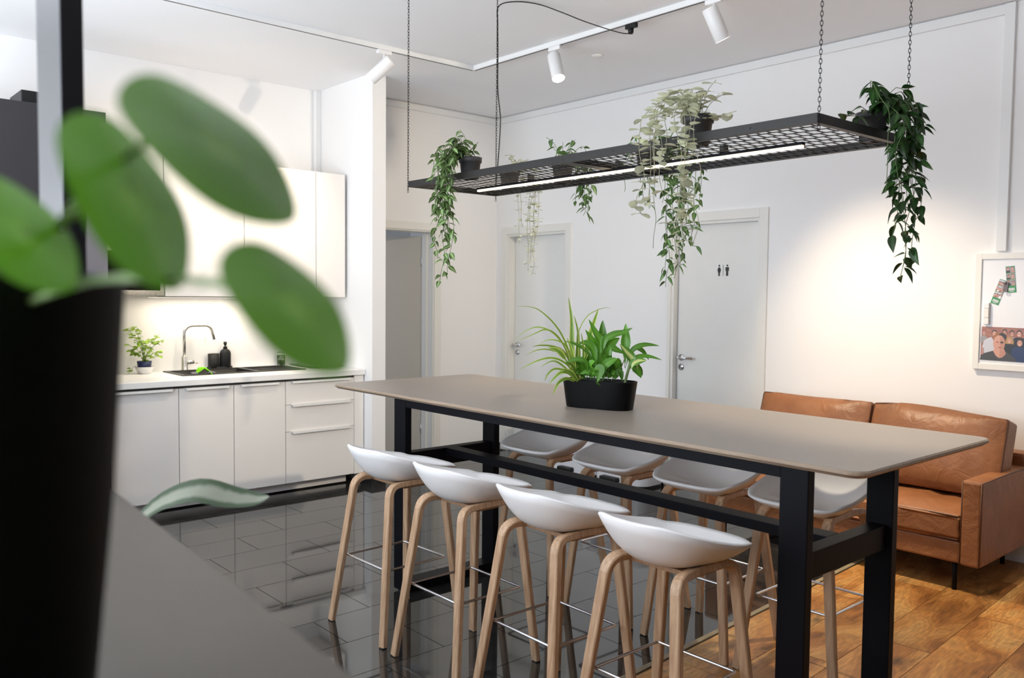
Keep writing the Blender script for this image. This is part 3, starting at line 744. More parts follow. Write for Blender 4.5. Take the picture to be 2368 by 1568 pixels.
# ================================================================== STOOLS
def seat_mesh():
    nt_, ns = 56, 14
    def outline(a):
        c, s = math.cos(a), math.sin(a)
        nf = 3.4 if s > 0 else 2.3
        x = 0.226 * math.copysign(abs(c) ** (2 / nf), c)
        y = (0.258 if s > 0 else 0.210) * math.copysign(abs(s) ** (2 / nf), s)
        return x, y
    def sst(a, b, x):
        t_ = min(1, max(0, (x - a) / (b - a))); return t_ * t_ * (3 - 2 * t_)
    def zrim(x, y):
        z = 0.752 + 0.096 * min(1.0, max(0.0, (0.21 - y) / 0.40)) ** 1.45
        return z - 0.012 * sst(0.17, 0.225, y) 
    vs = []; fs = []
    def ring(s, inner):
        r = []
        for k in range(nt_):
            a = 2 * PI * k / nt_ + PI / nt_
            x, y = outline(a)
            zr = zrim(x, y)
            fr = sst(0.02, 0.2, y)
            if inner:
                sc = s * 0.972; zz = 0.697 + (zr + 0.003 - 0.697) * s ** (2.7 - 1.1 * fr)
            else:
                sc = s; zz = 0.682 + (zr - 0.004 - 0.682) * s ** (3.3 + 0.5 * fr) 
            r.append((x * sc, y * sc, zz))
        return r
    rings = [ring(i / ns, False) for i in range(1, ns + 1)] + [ring(i / ns, True) for i in range(ns, 0, -1)]
    vs.append((0, 0, 0.682))
    for r in rings: vs += r
    vs.append((0, 0, 0.697)); last = len(vs) - 1
    for k in range(nt_): fs.append((0, 1 + (k + 1) % nt_, 1 + k))
    for j in range(len(rings) - 1):
        for k in range(nt_):
            a, b = 1 + j * nt_ + k, 1 + j * nt_ + (k + 1) % nt_
            fs.append((a, b, b + nt_, a + nt_))
    bl = 1 + (len(rings) - 1) * nt_
    for k in range(nt_): fs.append((bl + k, bl + (k + 1) % nt_, last))
    mb = MB(); mb.add(vs, fs, True)
    return mb
def leg_mb(sx, sy):
    f = Vector((0.214 * sx, 0.214 * sy, 0.004)); ys = 0.170 if sy > 0 else 0.136
    s = Vector((0.146 * sx, ys * sy, 0.640)); e = Vector((0.134 * sx, (ys - 0.070) * sy, 0.684)); c = Vector((0.138 * sx, (ys - 0.010) * sy, 0.690))
    pts = [f, f.lerp(s, 0.5), f.lerp(s, 0.9)]
    for i in range(0, 8):
        u = i / 7
        pts.append(s * (1 - u) ** 2 + c * 2 * u * (1 - u) + e * u * u)
    pts += [Vector((0.130 * sx, 0.045 * sy + 0.01, 0.684)), Vector((0.128 * sx, 0.016, 0.684))]
    ww, th = 0.0200, 0.0130
    prof = [(ww, th * .7), (ww * .8, th), (-ww * .8, th), (-ww, th * .7), (-ww, -th * .7), (-ww * .8, -th), (ww * .8, -th), (ww, -th * .7)]
    if sx * sy < 0 or True:
        mb = MB()
    mb.sweep(pts, prof, False, True, (1, 0, 0), False, scales=[0.90, 0.96, 1] + [1] * (len(pts) - 3))
    return mb
def make_stool(label):
    r = empty('bar_stool', (0, 0, 0), 0, label, 'bar stool', 'bar stools around the high table')
    seat_mesh().build('seat', M['seat'], r)
    for sx, sy in ((-1, -1), (1, -1), (1, 1), (-1, 1)):
        lg = leg_mb(sx, sy).build('leg', M['oak'], r)
        MB().box(0.214 * sx - 0.013, 0.214 * sx + 0.013, 0.214 * sy - 0.012, 0.214 * sy + 0.012, 0.0, 0.004).build('foot_pad', M['felt'], lg)
    q = 0.164
    pts = []
    for cx, cy, a in ((q, q, 0), (-q, q, PI / 2), (-q, -q, PI), (q, -q, 1.5 * PI)):
        sx, sy = math.copysign(1, cx), math.copysign(1, cy)
        pts += [(x, y, 0.318) for x, y in arc(cx - 0.012 * sx, cy - 0.012 * sy, 0.012, a, a + PI / 2, 3)]
    MB().tube(pts, 0.0056, 8, closed=True).build('footrest', M['chrome'], r)
    MB().box(-0.135, 0.135, -0.045, 0.070, 0.664, 0.681, 0.003).build('seat_support', M['oakdark'], r)
    return r
stool0 = make_stool('white bar stool on the near side of the table, closest to the kitchen')
spots_ = [(3.222, -3.330, 0.02, None),
          (3.752, -3.330, 0.0, 'white bar stool on the near side, second from the kitchen end'),
          (4.293, -3.330, -0.02, 'white bar stool on the near side, third from the kitchen end'),
          (4.820, -3.335, 0.0, 'white bar stool on the near side, closest to the wood floor end'),
          (3.235, -2.328, PI + 0.03, 'white bar stool tucked under the far side, at the kitchen end of the table'),
          (3.778, -2.328, PI - 0.02, 'white bar stool tucked under the far side, second from the kitchen end'),
          (4.287, -2.330, PI + 0.02, 'white bar stool tucked under the far side, third from the kitchen end'),
          (4.772, -2.312, PI, 'white bar stool tucked under the far side, behind the black table leg by the sofa')]
for i, (x, y, rz, lb) in enumerate(spots_):
    s = stool0 if i == 0 else copy_tree(stool0)
    s.location = (x, y, 0); s.rotation_euler = (0, 0, rz)
    if lb: s['label'] = lb

# ================================================================== SOFA
SFX, SFY = 4.03, -0.44
sofa = empty('sofa', (SFX, SFY, 0), 0, 'cognac brown leather two seat sofa with loose back cushions', 'sofa')
def sx_(x): return x - SFX
def sy_(y): return y - SFY
B('base', M['leather'], sx_(3.29), sx_(4.776), sy_(-0.828), sy_(-0.05), 0.150, 0.268, sofa, 0.012)
for x0, x1 in ((3.185, 3.288), (4.778, 4.880)):
    a = B('armrest', M['leather'], sx_(x0), sx_(x1), sy_(-0.842), sy_(-0.035), 0.148, 0.600, sofa, 0.014)
    MB().tube([(sx_(x1 - 0.004), sy_(-0.838), 0.155), (sx_(x1 - 0.004), sy_(-0.838), 0.592), (sx_(x1 - 0.005), sy_(-0.44), 0.597), (sx_(x1 - 0.004), sy_(-0.04), 0.592)], 0.004, 6).tube([(sx_(x0 + 0.004), sy_(-0.838), 0.155), (sx_(x0 + 0.004), sy_(-0.838), 0.592)], 0.004, 6).build('welt', M['welt'], a)
B('backrest', M['leather'], sx_(3.29), sx_(4.865), sy_(-0.165), sy_(-0.032), 0.27, 0.672, sofa, 0.02)
def cushion(x0, x1, y0, y1, z0, z1, name, crown, tilt=0.0, seed=0, pivot=None):
    bm = bmesh.new()
    bmesh.ops.create_cube(bm, size=1)
    bmesh.ops.subdivide_edges(bm, edges=bm.edges[:], cuts=9, use_grid_fill=True)
    cx, cy, cz = (x0 + x1) / 2, (y0 + y1) / 2, (z0 + z1) / 2
    dx, dy, dz = x1 - x0, y1 - y0, z1 - z0
    rr = random.Random(seed)
    ph = [rr.uniform(0, 6) for _ in range(6)]
    up = dz < dy
    for v in bm.verts:
        u, q, p = v.co.x * 2, v.co.y * 2, v.co.z * 2
        if up:
            f = (1 - u ** 4) * (1 - q ** 4)
            off = crown * f * (1 if p > 0.9 else (-0.2 if p < -0.9 else 0))
            wr = 0.006 * math.sin(9 * u + ph[0] + 2 * q) * f + 0.004 * math.sin(17 * u - 3 * q + ph[1]) * f
            v.co = Vector((cx + u * dx / 2 * (1 - 0.012 * (1 - p * p) ), cy + q * dy / 2 + (0.008 * (1 - u ** 2) * (1 if q < -0.9 else 0) * -1), cz + p * dz / 2 + off + (wr if p > 0.9 else 0)))
        else:
            f = (1 - u ** 4) * (1 - p ** 4)
            off = crown * f * (-1 if q < -0.9 else (0.3 if q > 0.9 else 0))
            edge = max(abs(u), 0)
            wr = (0.012 * math.sin(10 * u + 5 * p + ph[0]) + 0.008 * math.sin(19 * u - 9 * p + ph[1]) + 0.012 * math.sin(7 * (u - p)) * max(0, u)) * (1 - u ** 6) * (0.35 + 0.75 * abs(u)) * (1 - 0.5 * p ** 8)
            top = 0.012 * math.sin(2.2 * u + ph[2]) + 0.014 * (1 - u * u) - 0.012
            v.co = Vector((cx + u * dx / 2, cy + q * dy / 2 + off + (wr if q < -0.9 else 0), cz + p * dz / 2 + (top if p > 0.9 else 0)))
    if tilt:
        pv = Vector((0, y1, z0)) if pivot is None else Vector(pivot)
        R = Matrix.Translation(pv) @ Matrix.Rotation(tilt, 4, 'X') @ Matrix.Translation(-pv)
        bm.transform(R)
    bm.normal_update()
    bmesh.ops.bevel(bm, geom=[e for e in bm.edges if len(e.link_faces) == 2 and e.calc_face_angle(0) > 1.1], offset=0.014, segments=3, profile=0.5, affect='EDGES')
    bm.transform(Matrix.Translation((-SFX, -SFY, 0)))
    me = bpy.data.meshes.new(name); bm.to_mesh(me); bm.free()
    for p in me.polygons: p.use_smooth = True
    me.materials.append(M['leather'])
    o = link(name, me, sofa); CU_PH[o.name] = ph
    return o
CU_PH = {}
def welt_for(parent, pts, tilt, pv):
    R = Matrix.Translation(pv) @ Matrix.Rotation(tilt, 4, 'X') @ Matrix.Translation(-Vector(pv))
    P = [(R @ Vector(p)) - Vector((SFX, SFY, 0)) for p in pts]
    MB().tube(P, 0.0042, 6, closed=True).build('welt', M['welt'], parent)
for k, (x0, x1) in enumerate(((3.292, 4.030), (4.034, 4.774))):
    c = cushion(x0, x1, -0.838, -0.20, 0.270, 0.408, 'seat_cushion', 0.030, seed=k)
    P = [(x0 + .012, -0.838, 0.402), (x1 - .012, -0.838, 0.402), (x1 - 0.003, -0.825, 0.402), (x1 - 0.003, -0.21, 0.402), (x0 + 0.003, -0.21, 0.402), (x0 + 0.003, -0.825, 0.402)]
    welt_for(c, P, 0, (0, 0, 0))
    P = [(q[0], q[1], 0.278) for q in P]
    welt_for(c, P, 0, (0, 0, 0))
TILT = -math.radians(17)
for k, (x0, x1) in enumerate(((3.300, 4.068), (4.076, 4.842))):
    pv = (0, -0.400, 0.425)
    c = cushion(x0, x1, -0.520, -0.375, 0.425, 0.893, 'back_cushion', 0.055, TILT, seed=5 + k, pivot=pv)
    e = 0.013
    ph = CU_PH[c.name]
    def tz(u): return 0.893 - 0.007 + 0.012 * math.sin(2.2 * u + ph[2]) + 0.014 * (1 - u * u) - 0.012
    P = [(x0 + e, -0.519, 0.432), (x1 - e, -0.519, 0.432), (x1 - 0.005, -0.517, 0.445), (x1 - 0.005, -0.517, tz(1) - 0.012)]
    P += [((x0 + x1) / 2 + (x1 - x0) / 2 * u, -0.517, tz(u)) for u in [0.975 - 1.95 * i / 14 for i in range(15)]]
    P += [(x0 + 0.005, -0.517, tz(-1) - 0.012), (x0 + 0.005, -0.517, 0.445)]
    welt_for(c, P, TILT, pv)
for x in (3.30, 4.745):
    for y in (-0.800, -0.115):
        MB().lathe([(0, 0.0016), (0.0125, 0.0016), (0.0125, 0.152), (0, 0.152)], 14, (sx_(x), sy_(y), 0)).build('leg', M['blackmetal'], sofa)

# ================================================================== BINS
def bin_(x0, x1, label, pxa, pxb):
    r = empty('pedal_bin', ((x0 + x1) / 2, -0.165, 0), 0, label, 'bin', 'white pedal bins by the back wall')
    hx = (x1 - x0) / 2
    p0 = rrect(-hx, hx, -0.150, 0.150, 0.10, 8); p1 = rrect(-hx + .012, hx - .012, -0.140, 0.140, 0.09, 8)
    MB().prism([(p[0] * 1.01, p[1] * 1.01) for p in p0], 0.0, 0.020).build('base_ring', M['blackplastic'], r)
    n = len(p0); mb = MB()
    vs = [(p[0], p[1], 0.020) for p in p0] + [(p[0], p[1], 0.600) for p in p1]
    mb.add(vs, [(i, (i + 1) % n, n + (i + 1) % n, n + i) for i in range(n)], True); mb.build('body', M['binwhite'], r)
    MB().prism(p1, 0.602, 0.640).build('lid', M['binwhite'], r)
    cx = (x0 + x1) / 2
    MB().box(pxa - cx, pxb - cx, -0.205, -0.140, 0.022, 0.062, 0.012).build('pedal', M['blackplastic'], r)
    return r
bin_(1.075, 1.622, 'wide white pedal bin by the back wall, nearer the kitchen', 1.27, 1.43)
bin_(1.640, 2.190, 'wide white pedal bin by the back wall, nearer the toilet door', 1.77, 1.95)

# ================================================================== CEILING TRACK AND SPOTS
tr = empty('light_track', (1.372, -1.402, H), 0, 'white track light rail forming a corner on the ceiling', 'track')
mb = MB(); W2 = 0.017
mb.box(-W2, W2, -5.2, W2, -0.034, -0.0005, 0.001); mb.build('rail', M['trim'], tr)
mb = MB(); mb.box(W2, 8.0, -W2, W2, -0.034, -0.0005, 0.001); mb.build('rail', M['trim'], tr)
MB().box(-0.006, 0.006, -5.2, -0.012, -0.0345, -0.033).build('slot', M['gap'], tr)
MB().box(0.012, 8.0, -0.006, 0.006, -0.0345, -0.033).build('slot', M['gap'], tr)
def spot(pos, aim, label, along, power, size, blend=0.5, col=(1.0, 0.86, 0.66)):
    r = empty('spotlight', pos, 0, label, 'spotlight', 'white track spotlights')
    ax = (Vector(aim) - Vector(pos)).normalized()
    a = MB()
    if along == 'y': a.box(-0.016, 0.016, -0.055, 0.055, -0.062, -0.0345, 0.003)
    else: a.box(-0.055, 0.055, -0.016, 0.016, -0.062, -0.0345, 0.003)
    a.build('adapter', M['spot'], r)
    MB().tube([(0, 0, -0.060), (0, 0, -0.125)], 0.008, 10).build('stem', M['spot'], r)
    c = Vector((0, 0, -0.145)) + ax * 0.03
    mm = look_mtx(c, ax)
    MB().lathe([(0, -0.095), (0.042, -0.095), (0.045, -0.090), (0.045, 0.098), (0.0435, 0.100), (0.041, 0.096), (0.039, 0.086), (0, 0.086)], 28, mtx=mm).build('housing', M['spot'], r, sharp=40)
    MB().lathe([(0, 0.0865), (0.0385, 0.0865), (0.0385, 0.089), (0, 0.091)], 24, mtx=mm).build('lens', M['lamp'], r)['label'] = 'glowing round lens'
    d = bpy.data.lights.new('spot_beam', 'SPOT'); d.energy = power; d.spot_size = math.radians(size); d.spot_blend = blend; d.color = col; d.shadow_soft_size = 0.045
    o = bpy.data.objects.new('spot_beam', d); COL.objects.link(o); o.parent = r
    o.matrix_local = look_mtx(c + ax * 0.108, -ax)
    return r
spot((1.372, -2.205, H), (0.29, -3.02, 2.15), 'white track spotlight near the pillar, aimed at the kitchen cabinets', 'y', 125, 95, 1.0)
spot((2.262, -1.402, H), (3.16, -1.70, 1.27), 'white track spotlight above the bins, pointing down with its lens visible', 'x', 60, 60)
spot((3.560, -1.402, H), (4.26, 0.0, 0.30), 'white track spotlight at the top of the photo, aimed at the wall over the sofa', 'x', 215, 74, 1.0, (1.0, 0.80, 0.56))
# two more spots of the same track outside the picture light the kitchen, the rack and the floor
spot((4.72, -1.402, H), (4.90, -1.70, 0.0), 'white track spotlight further along the rail over the sofa end', 'x', 150, 66)
spot((6.30, -1.402, H), (0.2, -1.7, 1.55), 'white track spotlight far along the rail, aimed back across the room', 'x', 380, 52, 0.8)
spot((1.372, -5.75, H), (0.29, -4.2, 1.9), 'white track spotlight further along the rail in front of the tall cabinet', 'y', 18, 75, 0.7)
tag(MB().lathe([(0, -0.012), (0.030, -0.012), (0.038, -0.006), (0.038, 0), (0, 0)], 24, (2.22, -0.947, H)).build('ceiling_cap', M['spot']), 'small round white cap on the ceiling right of the spotlight', 'cap')

# ================================================================== HANGING RACK
RZ = -0.018; RC = Vector((3.876, -2.600, 2.120))
rk = empty('hanging_rack', RC, RZ, 'long black steel mesh rack with LED bar hanging above the table', 'rack')
RLn, RW = 1.207, 0.306
def rail(x0, x1, y0, y1, name='rail'): 
    return x0
tk = 0.003
mb = MB().box(-RLn, RLn, -RW, -RW + tk, 0, 0.032).box(-RLn, RLn, -RW + tk, -RW + 0.024, 0, tk); mb.build('rail', M['rack'], rk)
mb = MB().box(-RLn, RLn, RW - tk, RW, 0, 0.032).box(-RLn, RLn, RW - 0.024, RW - tk, 0, tk); mb.build('rail', M['rack'], rk)
mb = MB().box(-RLn, -RLn + tk, -RW + tk, RW - tk, 0, 0.032).box(-RLn + tk, -RLn + 0.024, -RW + 0.024, RW - 0.024, 0, tk); mb.build('rail', M['rack'], rk)
mb = MB().box(RLn - tk, RLn, -RW + tk, RW - tk, 0, 0.032).box(RLn - 0.024, RLn - tk, -RW + 0.024, RW - 0.024, 0, tk); mb.build('rail', M['rack'], rk)
mb = MB().box(-0.003, 0.003, -RW + tk, RW - tk, 0, 0.032).box(-0.030, 0.030, -RW + 0.024, RW - 0.024, 0, tk); mb.build('cross_rail', M['rack'], rk)
def wire(x0, x1):
    mb = MB(); t = 0.0015; z = 0.0050
    rows = 9; dy = (2 * RW - 0.02) / rows; dx = 0.042
    ncol = int((x1 - x0) / dx); dx = (x1 - x0) / ncol
    for i in range(rows + 1):
        y = -RW + 0.01 + dy * i
        mb.box(x0, x1, y - t, y + t, z - t, z + t)
        if i < rows:
            for j in range(ncol + 1):
                x = x0 + dx * (j + (0.5 if i % 2 else 0.0))
                if x > x1: continue
                mb.add([(x - t, y, z - t), (x + t, y, z - t), (x + t, y + dy, z - t), (x - t, y + dy, z - t),
                        (x - t, y, z + t), (x + t, y, z + t), (x + t, y + dy, z + t), (x - t, y + dy, z + t)],
                       [(0, 3, 2, 1), (4, 5, 6, 7), (0, 1, 5, 4), (1, 2, 6, 5), (2, 3, 7, 6), (3, 0, 4, 7)])
    return mb
wire(-RLn + 0.006, -0.012).build('wire_mesh', M['rack'], rk)
wire(0.012, RLn - 0.006).build('wire_mesh', M['rack'], rk)
hm = MB().lathe([(0, 0), (0.0045, 0), (0.0045, 0.0008), (0, 0.0008)], 12).mesh('bolt_hole', M['gap'])
for x in (-0.62, -0.28, 0.0, 0.30, 0.62, 0.95):
    for ysg in (-1, 1):
        o = link('bolt_hole', hm, rk); o.matrix_local = look_mtx((x, -RW - 0.0003 if ysg < 0 else RW - tk, 0.017), (0, -1, 0))
# LED bar under the mesh
lx0, lx1 = -0.985, 0.975
MB().box(lx0, lx1, -0.010, 0.010, -0.008, 0.003).build('led_housing', M['blackmetal'], rk)
MB().box(lx0 + 0.003, lx1 - 0.003, -0.0065, 0.0065, -0.018, -0.0082).build('led_diffuser', M['led'], rk)['label'] = 'glowing warm white LED strip'
for x in (-0.55, 0.05, 0.62): MB().box(x - 0.012, x + 0.012, -0.014, 0.014, 0.006, 0.034, 0.002).build('clip', M['blackplastic'], rk)

# chains
def torus_link():
    mb = MB(); pts = []
    hw, hl = 0.0042, 0.0098
    for k in range(12):
        a = 2 * PI * k / 12
        pts.append((hw * math.cos(a), 0, hl * math.sin(a) if abs(math.sin(a)) > 0.6 else hl * math.sin(a)))
    mb.tube(pts, 0.0012, 5, closed=True)
    return mb.mesh('link', M['blackmetal'])
lkm = torus_link()
def chain(x, y, z0, label):
    r = empty('hanging_chain', (x, y, z0), 0, label, 'chain', 'thin black chains carrying the rack')
    z = 0.0; k = 0
    while z0 + z < H - 0.016:
        o = link('link', lkm, r, (0, 0, z + 0.010)); o.rotation_euler = (0, 0, 0.5 + (PI / 2 if k % 2 else 0)); z += 0.0152; k += 1
    MB().lathe([(0, 0), (0.010, 0), (0.010, 0.004), (0, 0.004)], 12, (0, 0, H - z0 - 0.0045)).build('ceiling_hook', M['blackmetal'], r)
chain(2.664, -2.885, 2.09, 'black chain at the kitchen end of the rack, near side')
chain(5.088, -2.936, 2.09, 'black chain at the sofa end of the rack, near side')
chain(5.094, -2.312, 2.09, 'black chain at the sofa end of the rack, beside the drooping dark plant')
chain(2.670, -2.268, 2.09, 'black chain at the kitchen end of the rack, entwined with the cable')
# cable and plug
cp = [(2.72, -2.35, 2.128), (2.683, -2.285, 2.17), (2.672, -2.262, 2.25), (2.680, -2.255, 2.40), (2.695, -2.258, 2.55), (2.690, -2.26, 2.62), (2.672, -2.262, 2.75), (2.668, -2.260, 2.95), (2.662, -2.258, 3.12), (2.66, -2.25, 3.225), (2.70, -2.16, 3.262), (2.761, -2.03, 3.262), (2.80, -1.87, 3.24), (2.836, -1.72, 3.213), (2.88, -1.56, 3.19), (2.915, -1.45, 3.178), (2.940, -1.405, 3.184), (2.938, -1.402, 3.20)]
def smooth_path(p, n=6):
    p = [Vector(q) for q in p]; out = []
    for i in range(len(p) - 1):
        a, b, c, d = p[max(i - 1, 0)], p[i], p[i + 1], p[min(i + 2, len(p) - 1)]
        for k in range(n):
            t_ = k / n
            out.append(0.5 * ((2 * b) + (c - a) * t_ + (2 * a - 5 * b + 4 * c - d) * t_ ** 2 + (3 * b - a - 3 * c + d) * t_ ** 3))
    out.append(p[-1]); return out
cb = MB().tube(smooth_path(cp), 0.0035, 6).build('power_cable', M['blackplastic'])
tag(cb, 'black power cable running from the rack up a chain to the track', 'cable')
MB().box(2.90, 2.985, -1.416, -1.388, H - 0.064, H - 0.0346, 0.003).lathe([(0, 0), (0.013, 0), (0.018, 0.012), (0.018, 0.03), (0, 0.03)], 14, (2.938, -1.402, H - 0.096)).build('plug', M['blackplastic'], cb)

# ================================================================== LEAVES
def leaf_mesh(name, mt, Ln, Wd, kind='pointed', fold=0.25, droop=0.25, nseg=6):
    mb = MB(); vs = []; rib = []
    us = (-1, -0.5, 0, 0.5, 1)
    for i in range(nseg + 1):
        t = i / nseg
        if kind == 'pointed': wv = math.sin(PI * min(1, t ** 0.75)) ** 0.9 * (1 - 0.25 * t)
        elif kind == 'round': wv = math.sqrt(max(0, 1 - (2 * t - 1) ** 2))
        else: wv = math.sin(PI * t) ** 0.6
        wv = max(wv, 0.03) * Wd / 2
        for u in us:
            vs.append((u * wv, t * Ln, fold * abs(u) * wv - droop * Ln * t * t)); rib.append(abs(u))
    fs = [(i * 5 + j, i * 5 + j + 1, (i + 1) * 5 + j + 1, (i + 1) * 5 + j) for i in range(nseg) for j in range(4)]
    mb.add(vs, fs, True); mb.rib = rib
    return mb.mesh(name, mt)
def place_leaf(me, parent, p, d, n, s, name='leaf'):
    d = Vector(d).normalized(); n = Vector(n); n = (n - d * n.dot(d)).normalized(); x = d.cross(n)
    mm = Matrix((x * s, d * s, n * s)).transposed().to_4x4(); mm.translation = Vector(p)
    o = bpy.data.objects.new(name, me); COL.objects.link(o); o.parent = parent
    o.matrix_local = mm
    return o
POTM = MB().lathe([(0, 0), (0.040, 0), (0.043, 0.003), (0.0525, 0.082), (0.058, 0.083), (0.060, 0.108), (0.056, 0.108), (0.052, 0.095), (0, 0.092)], 28).mesh('pot', M['pot'])
def hang_plant(base, label, vines, sprigs, lmeshes, stem, step, tilt, rs, lscale=1.0, rot=(0, 0, 0)):
    """vines: (anchor x, anchor y, z end); sprigs: tips of upright shoots"""
    rr = random.Random(rs)
    r = empty('hanging_plant', base, 0, label, 'plant', 'potted trailing plants on the hanging rack')
    link('pot', POTM, r)
    bz = Vector(base); st = MB(); cnt = 0
    def leaves(pts, dens):
        nonlocal cnt
        acc = rr.random() * step; k = 0
        for i in range(len(pts) - 1):
            a, b = pts[i], pts[i + 1]; ln = (b - a).length; acc += ln
            while acc > step * dens and cnt < 292:
                acc -= step * dens; k += 1
                f = rr.random(); p = a.lerp(b, f)
                ph = k * 2.4 + rr.uniform(-0.6, 0.6)
                for q in ((0, PI) if tilt < 0.5 else (0,)):
                    if cnt >= 292: break
                    h = Vector((math.cos(ph + q), math.sin(ph + q), 0))
                    t_ = (b - a).normalized()
                    if tilt < 0.5: d = h + Vector((0, 0, rr.uniform(-0.45, 0.35))); nn = Vector((0, 0, 1)) + h * rr.uniform(-0.5, 0.5)
                    else: d = h * 0.9 + Vector((0, 0, -rr.uniform(-0.1, 1.1))) + t_ * 0.2; nn = h * rr.uniform(0.2, 1.0) + Vector((rr.uniform(-.7, .7), rr.uniform(-.7, .7), 0.7))
                    place_leaf(rr.choice(lmeshes), r, p + h * 0.004, d, nn, lscale * rr.uniform(0.7, 1.2)); cnt += 1
    order = []
    for (ax, ay, ze) in vines:
        A = Vector((ax, ay, 0)) - Vector((bz.x, bz.y, 0))
        p0 = Vector((A.x, A.y, 0)).normalized() * 0.02 + Vector((rr.uniform(-.02, .02), rr.uniform(-.02, .02), 0.095))
        top = 0.145 + rr.uniform(-0.02, 0.06)
        m1 = A * 0.45 + Vector((rr.uniform(-.03, .03), rr.uniform(-.03, .03), top))
        m2 = A * 0.93 + Vector((rr.uniform(-.02, .02), rr.uniform(-.02, .02), top * 0.62))
        pl = [p0, m1, m2]
        z = m2.z - 0.06; zend = ze - bz.z
        while z > zend:
            pl.append(Vector((A.x + rr.uniform(-.016, .016), A.y + rr.uniform(-.012, .012), z))); z -= 0.09
        pl.append(Vector((A.x + rr.uniform(-.02, .02), A.y + rr.uniform(-.01, .01), zend)))
        sp = smooth_path(pl, 4)
        st.tube(sp, 0.0013, 5); order.append(sp)
    for (sx, sy, sz) in sprigs:
        T_ = Vector((sx, sy, sz)) - bz
        pl = [Vector((T_.x * 0.1, T_.y * 0.1, 0.09)), Vector((T_.x * 0.45, T_.y * 0.45, 0.09 + (T_.z - 0.09) * 0.7)), T_]
        sp = smooth_path(pl, 4); st.tube(sp, 0.0013, 5); order.append(sp)
    ns_ = len(sprigs)
    for sp in order[len(order) - ns_:] + order[:len(order) - ns_]: leaves(sp, 1.0)
    st.build('stem', stem, r)
    return r
LA = [leaf_mesh('leaf', M['leafA'], 0.052, 0.027, 'pointed', 0.3, f) for f in (0.1, 0.3)]
LD = [leaf_mesh('leaf', M['leafD'], 0.056, 0.029, 'pointed', 0.3, f) for f in (0.1, 0.3)]
LM = [leaf_mesh('leaf', M['leafM'], 0.052, 0.026, 'pointed', 0.3, f) for f in (0.1, 0.3)]
LP = [leaf_mesh('leaf', M['leafP'], 0.036, 0.032, 'round', 0.15, f, 6) for f in (0.05, 0.2)]
LPs = [leaf_mesh('leaf', M['leafP'], 0.026, 0.022, 'round', 0.15, f, 6) for f in (0.05, 0.2)]
rr = random.Random(3)
ZB = 2.1272
hang_plant((3.115, -2.815, ZB), 'variegated green trailing plant over the near edge at the kitchen end',
    [(3.10 + rr.gauss(0, 0.038), -2.955 + rr.uniform(-.05, 0.015), z) for z in (1.60, 1.64, 1.72, 1.76, 1.80, 1.83, 1.86, 1.90, 1.93, 1.96, 2.0, 2.03, 2.06, 1.98, 1.9)],
    [(3.10, -2.87, 2.37), (3.03, -2.90, 2.32), (3.16, -2.80, 2.31), (3.19, -2.84, 2.28)], LA, M['vine'], 0.030, 1, 11)
hang_plant((2.915, -2.375, ZB), 'pale small leaved trailing plant at the far edge, kitchen end',
    [(2.925, -2.238, 1.68), (2.945, -2.232, 1.74), (2.965, -2.235, 1.66), (2.985, -2.238, 1.80), (3.005, -2.235, 1.86), (2.84, -2.238, 1.84), (2.865, -2.238, 1.93)],
    [(2.93, -2.38, 2.25)], LPs, M['palevine'], 0.030, 0, 12)
hang_plant((3.335, -2.375, ZB), 'dark green trailing plant with upright sprigs at the far edge of the rack',
    [(3.31 + 0.02 * i, -2.236, z) for i, z in enumerate((2.04, 2.0, 2.03, 1.97, 1.95, 2.06))],
    [(3.235, -2.40, 2.375), (3.32, -2.36, 2.345), (3.41, -2.36, 2.345), (3.36, -2.40, 2.31), (3.29, -2.40, 2.31)], LM, M['vine'], 0.030, 1, 13)
hang_plant((4.520, -2.815, ZB), 'pale round leaved eucalyptus trailing over the near edge of the rack',
    [(4.41 + rr.uniform(-0.05, 0.19), -2.965 + rr.uniform(-.03, 0.01), z) for z in (1.75, 1.80, 1.84, 1.86, 1.90, 1.93, 1.97, 2.02, 2.08)] + [(4.62, -2.955, 1.74)],
    [(4.60, -2.82, 2.36), (4.66, -2.84, 2.30), (4.48, -2.84, 2.30), (4.56, -2.84, 2.31), (4.72, -2.86, 2.22), (4.42, -2.88, 2.26)], LP, M['palevine'], 0.034, 0, 14, 1.15)
hang_plant((3.905, -2.375, ZB), 'mid green trailing plant with long vines behind the eucalyptus',
    [(4.01 + rr.gauss(0, 0.052), -2.236 + rr.uniform(-0.006, 0.02), z) for z in (1.59, 1.63, 1.66, 1.70, 1.74, 1.78, 1.80, 1.85, 1.90, 1.95, 2.0)] + [(3.76, -2.236, 2.03), (3.80, -2.236, 1.98), (3.64, -2.236, 2.07), (3.83, -2.236, 1.78)],
    [(3.90, -2.37, 2.26)], LM, M['vine'], 0.030, 1, 15)
hang_plant((5.005, -2.405, ZB), 'dark green trailing plant over the sofa end of the rack',
    [(5.135 + rr.uniform(-.005, 0.05), -2.475 + rr.gauss(0, 0.042), z) for z in (1.62, 1.66, 1.70, 1.76, 1.80, 1.83, 1.86, 1.90, 1.94, 1.98, 2.02)] + [(5.15, -2.36, 1.98), (5.15, -2.33, 2.05), (5.14, -2.58, 1.92)],
    [(5.07, -2.53, 2.305), (5.02, -2.52, 2.24), (5.10, -2.35, 2.24), (5.12, -2.29, 2.20), (4.98, -2.60, 2.21), (5.13, -2.25, 2.12)], LD, M['vine'], 0.030, 1, 16, 1.08)

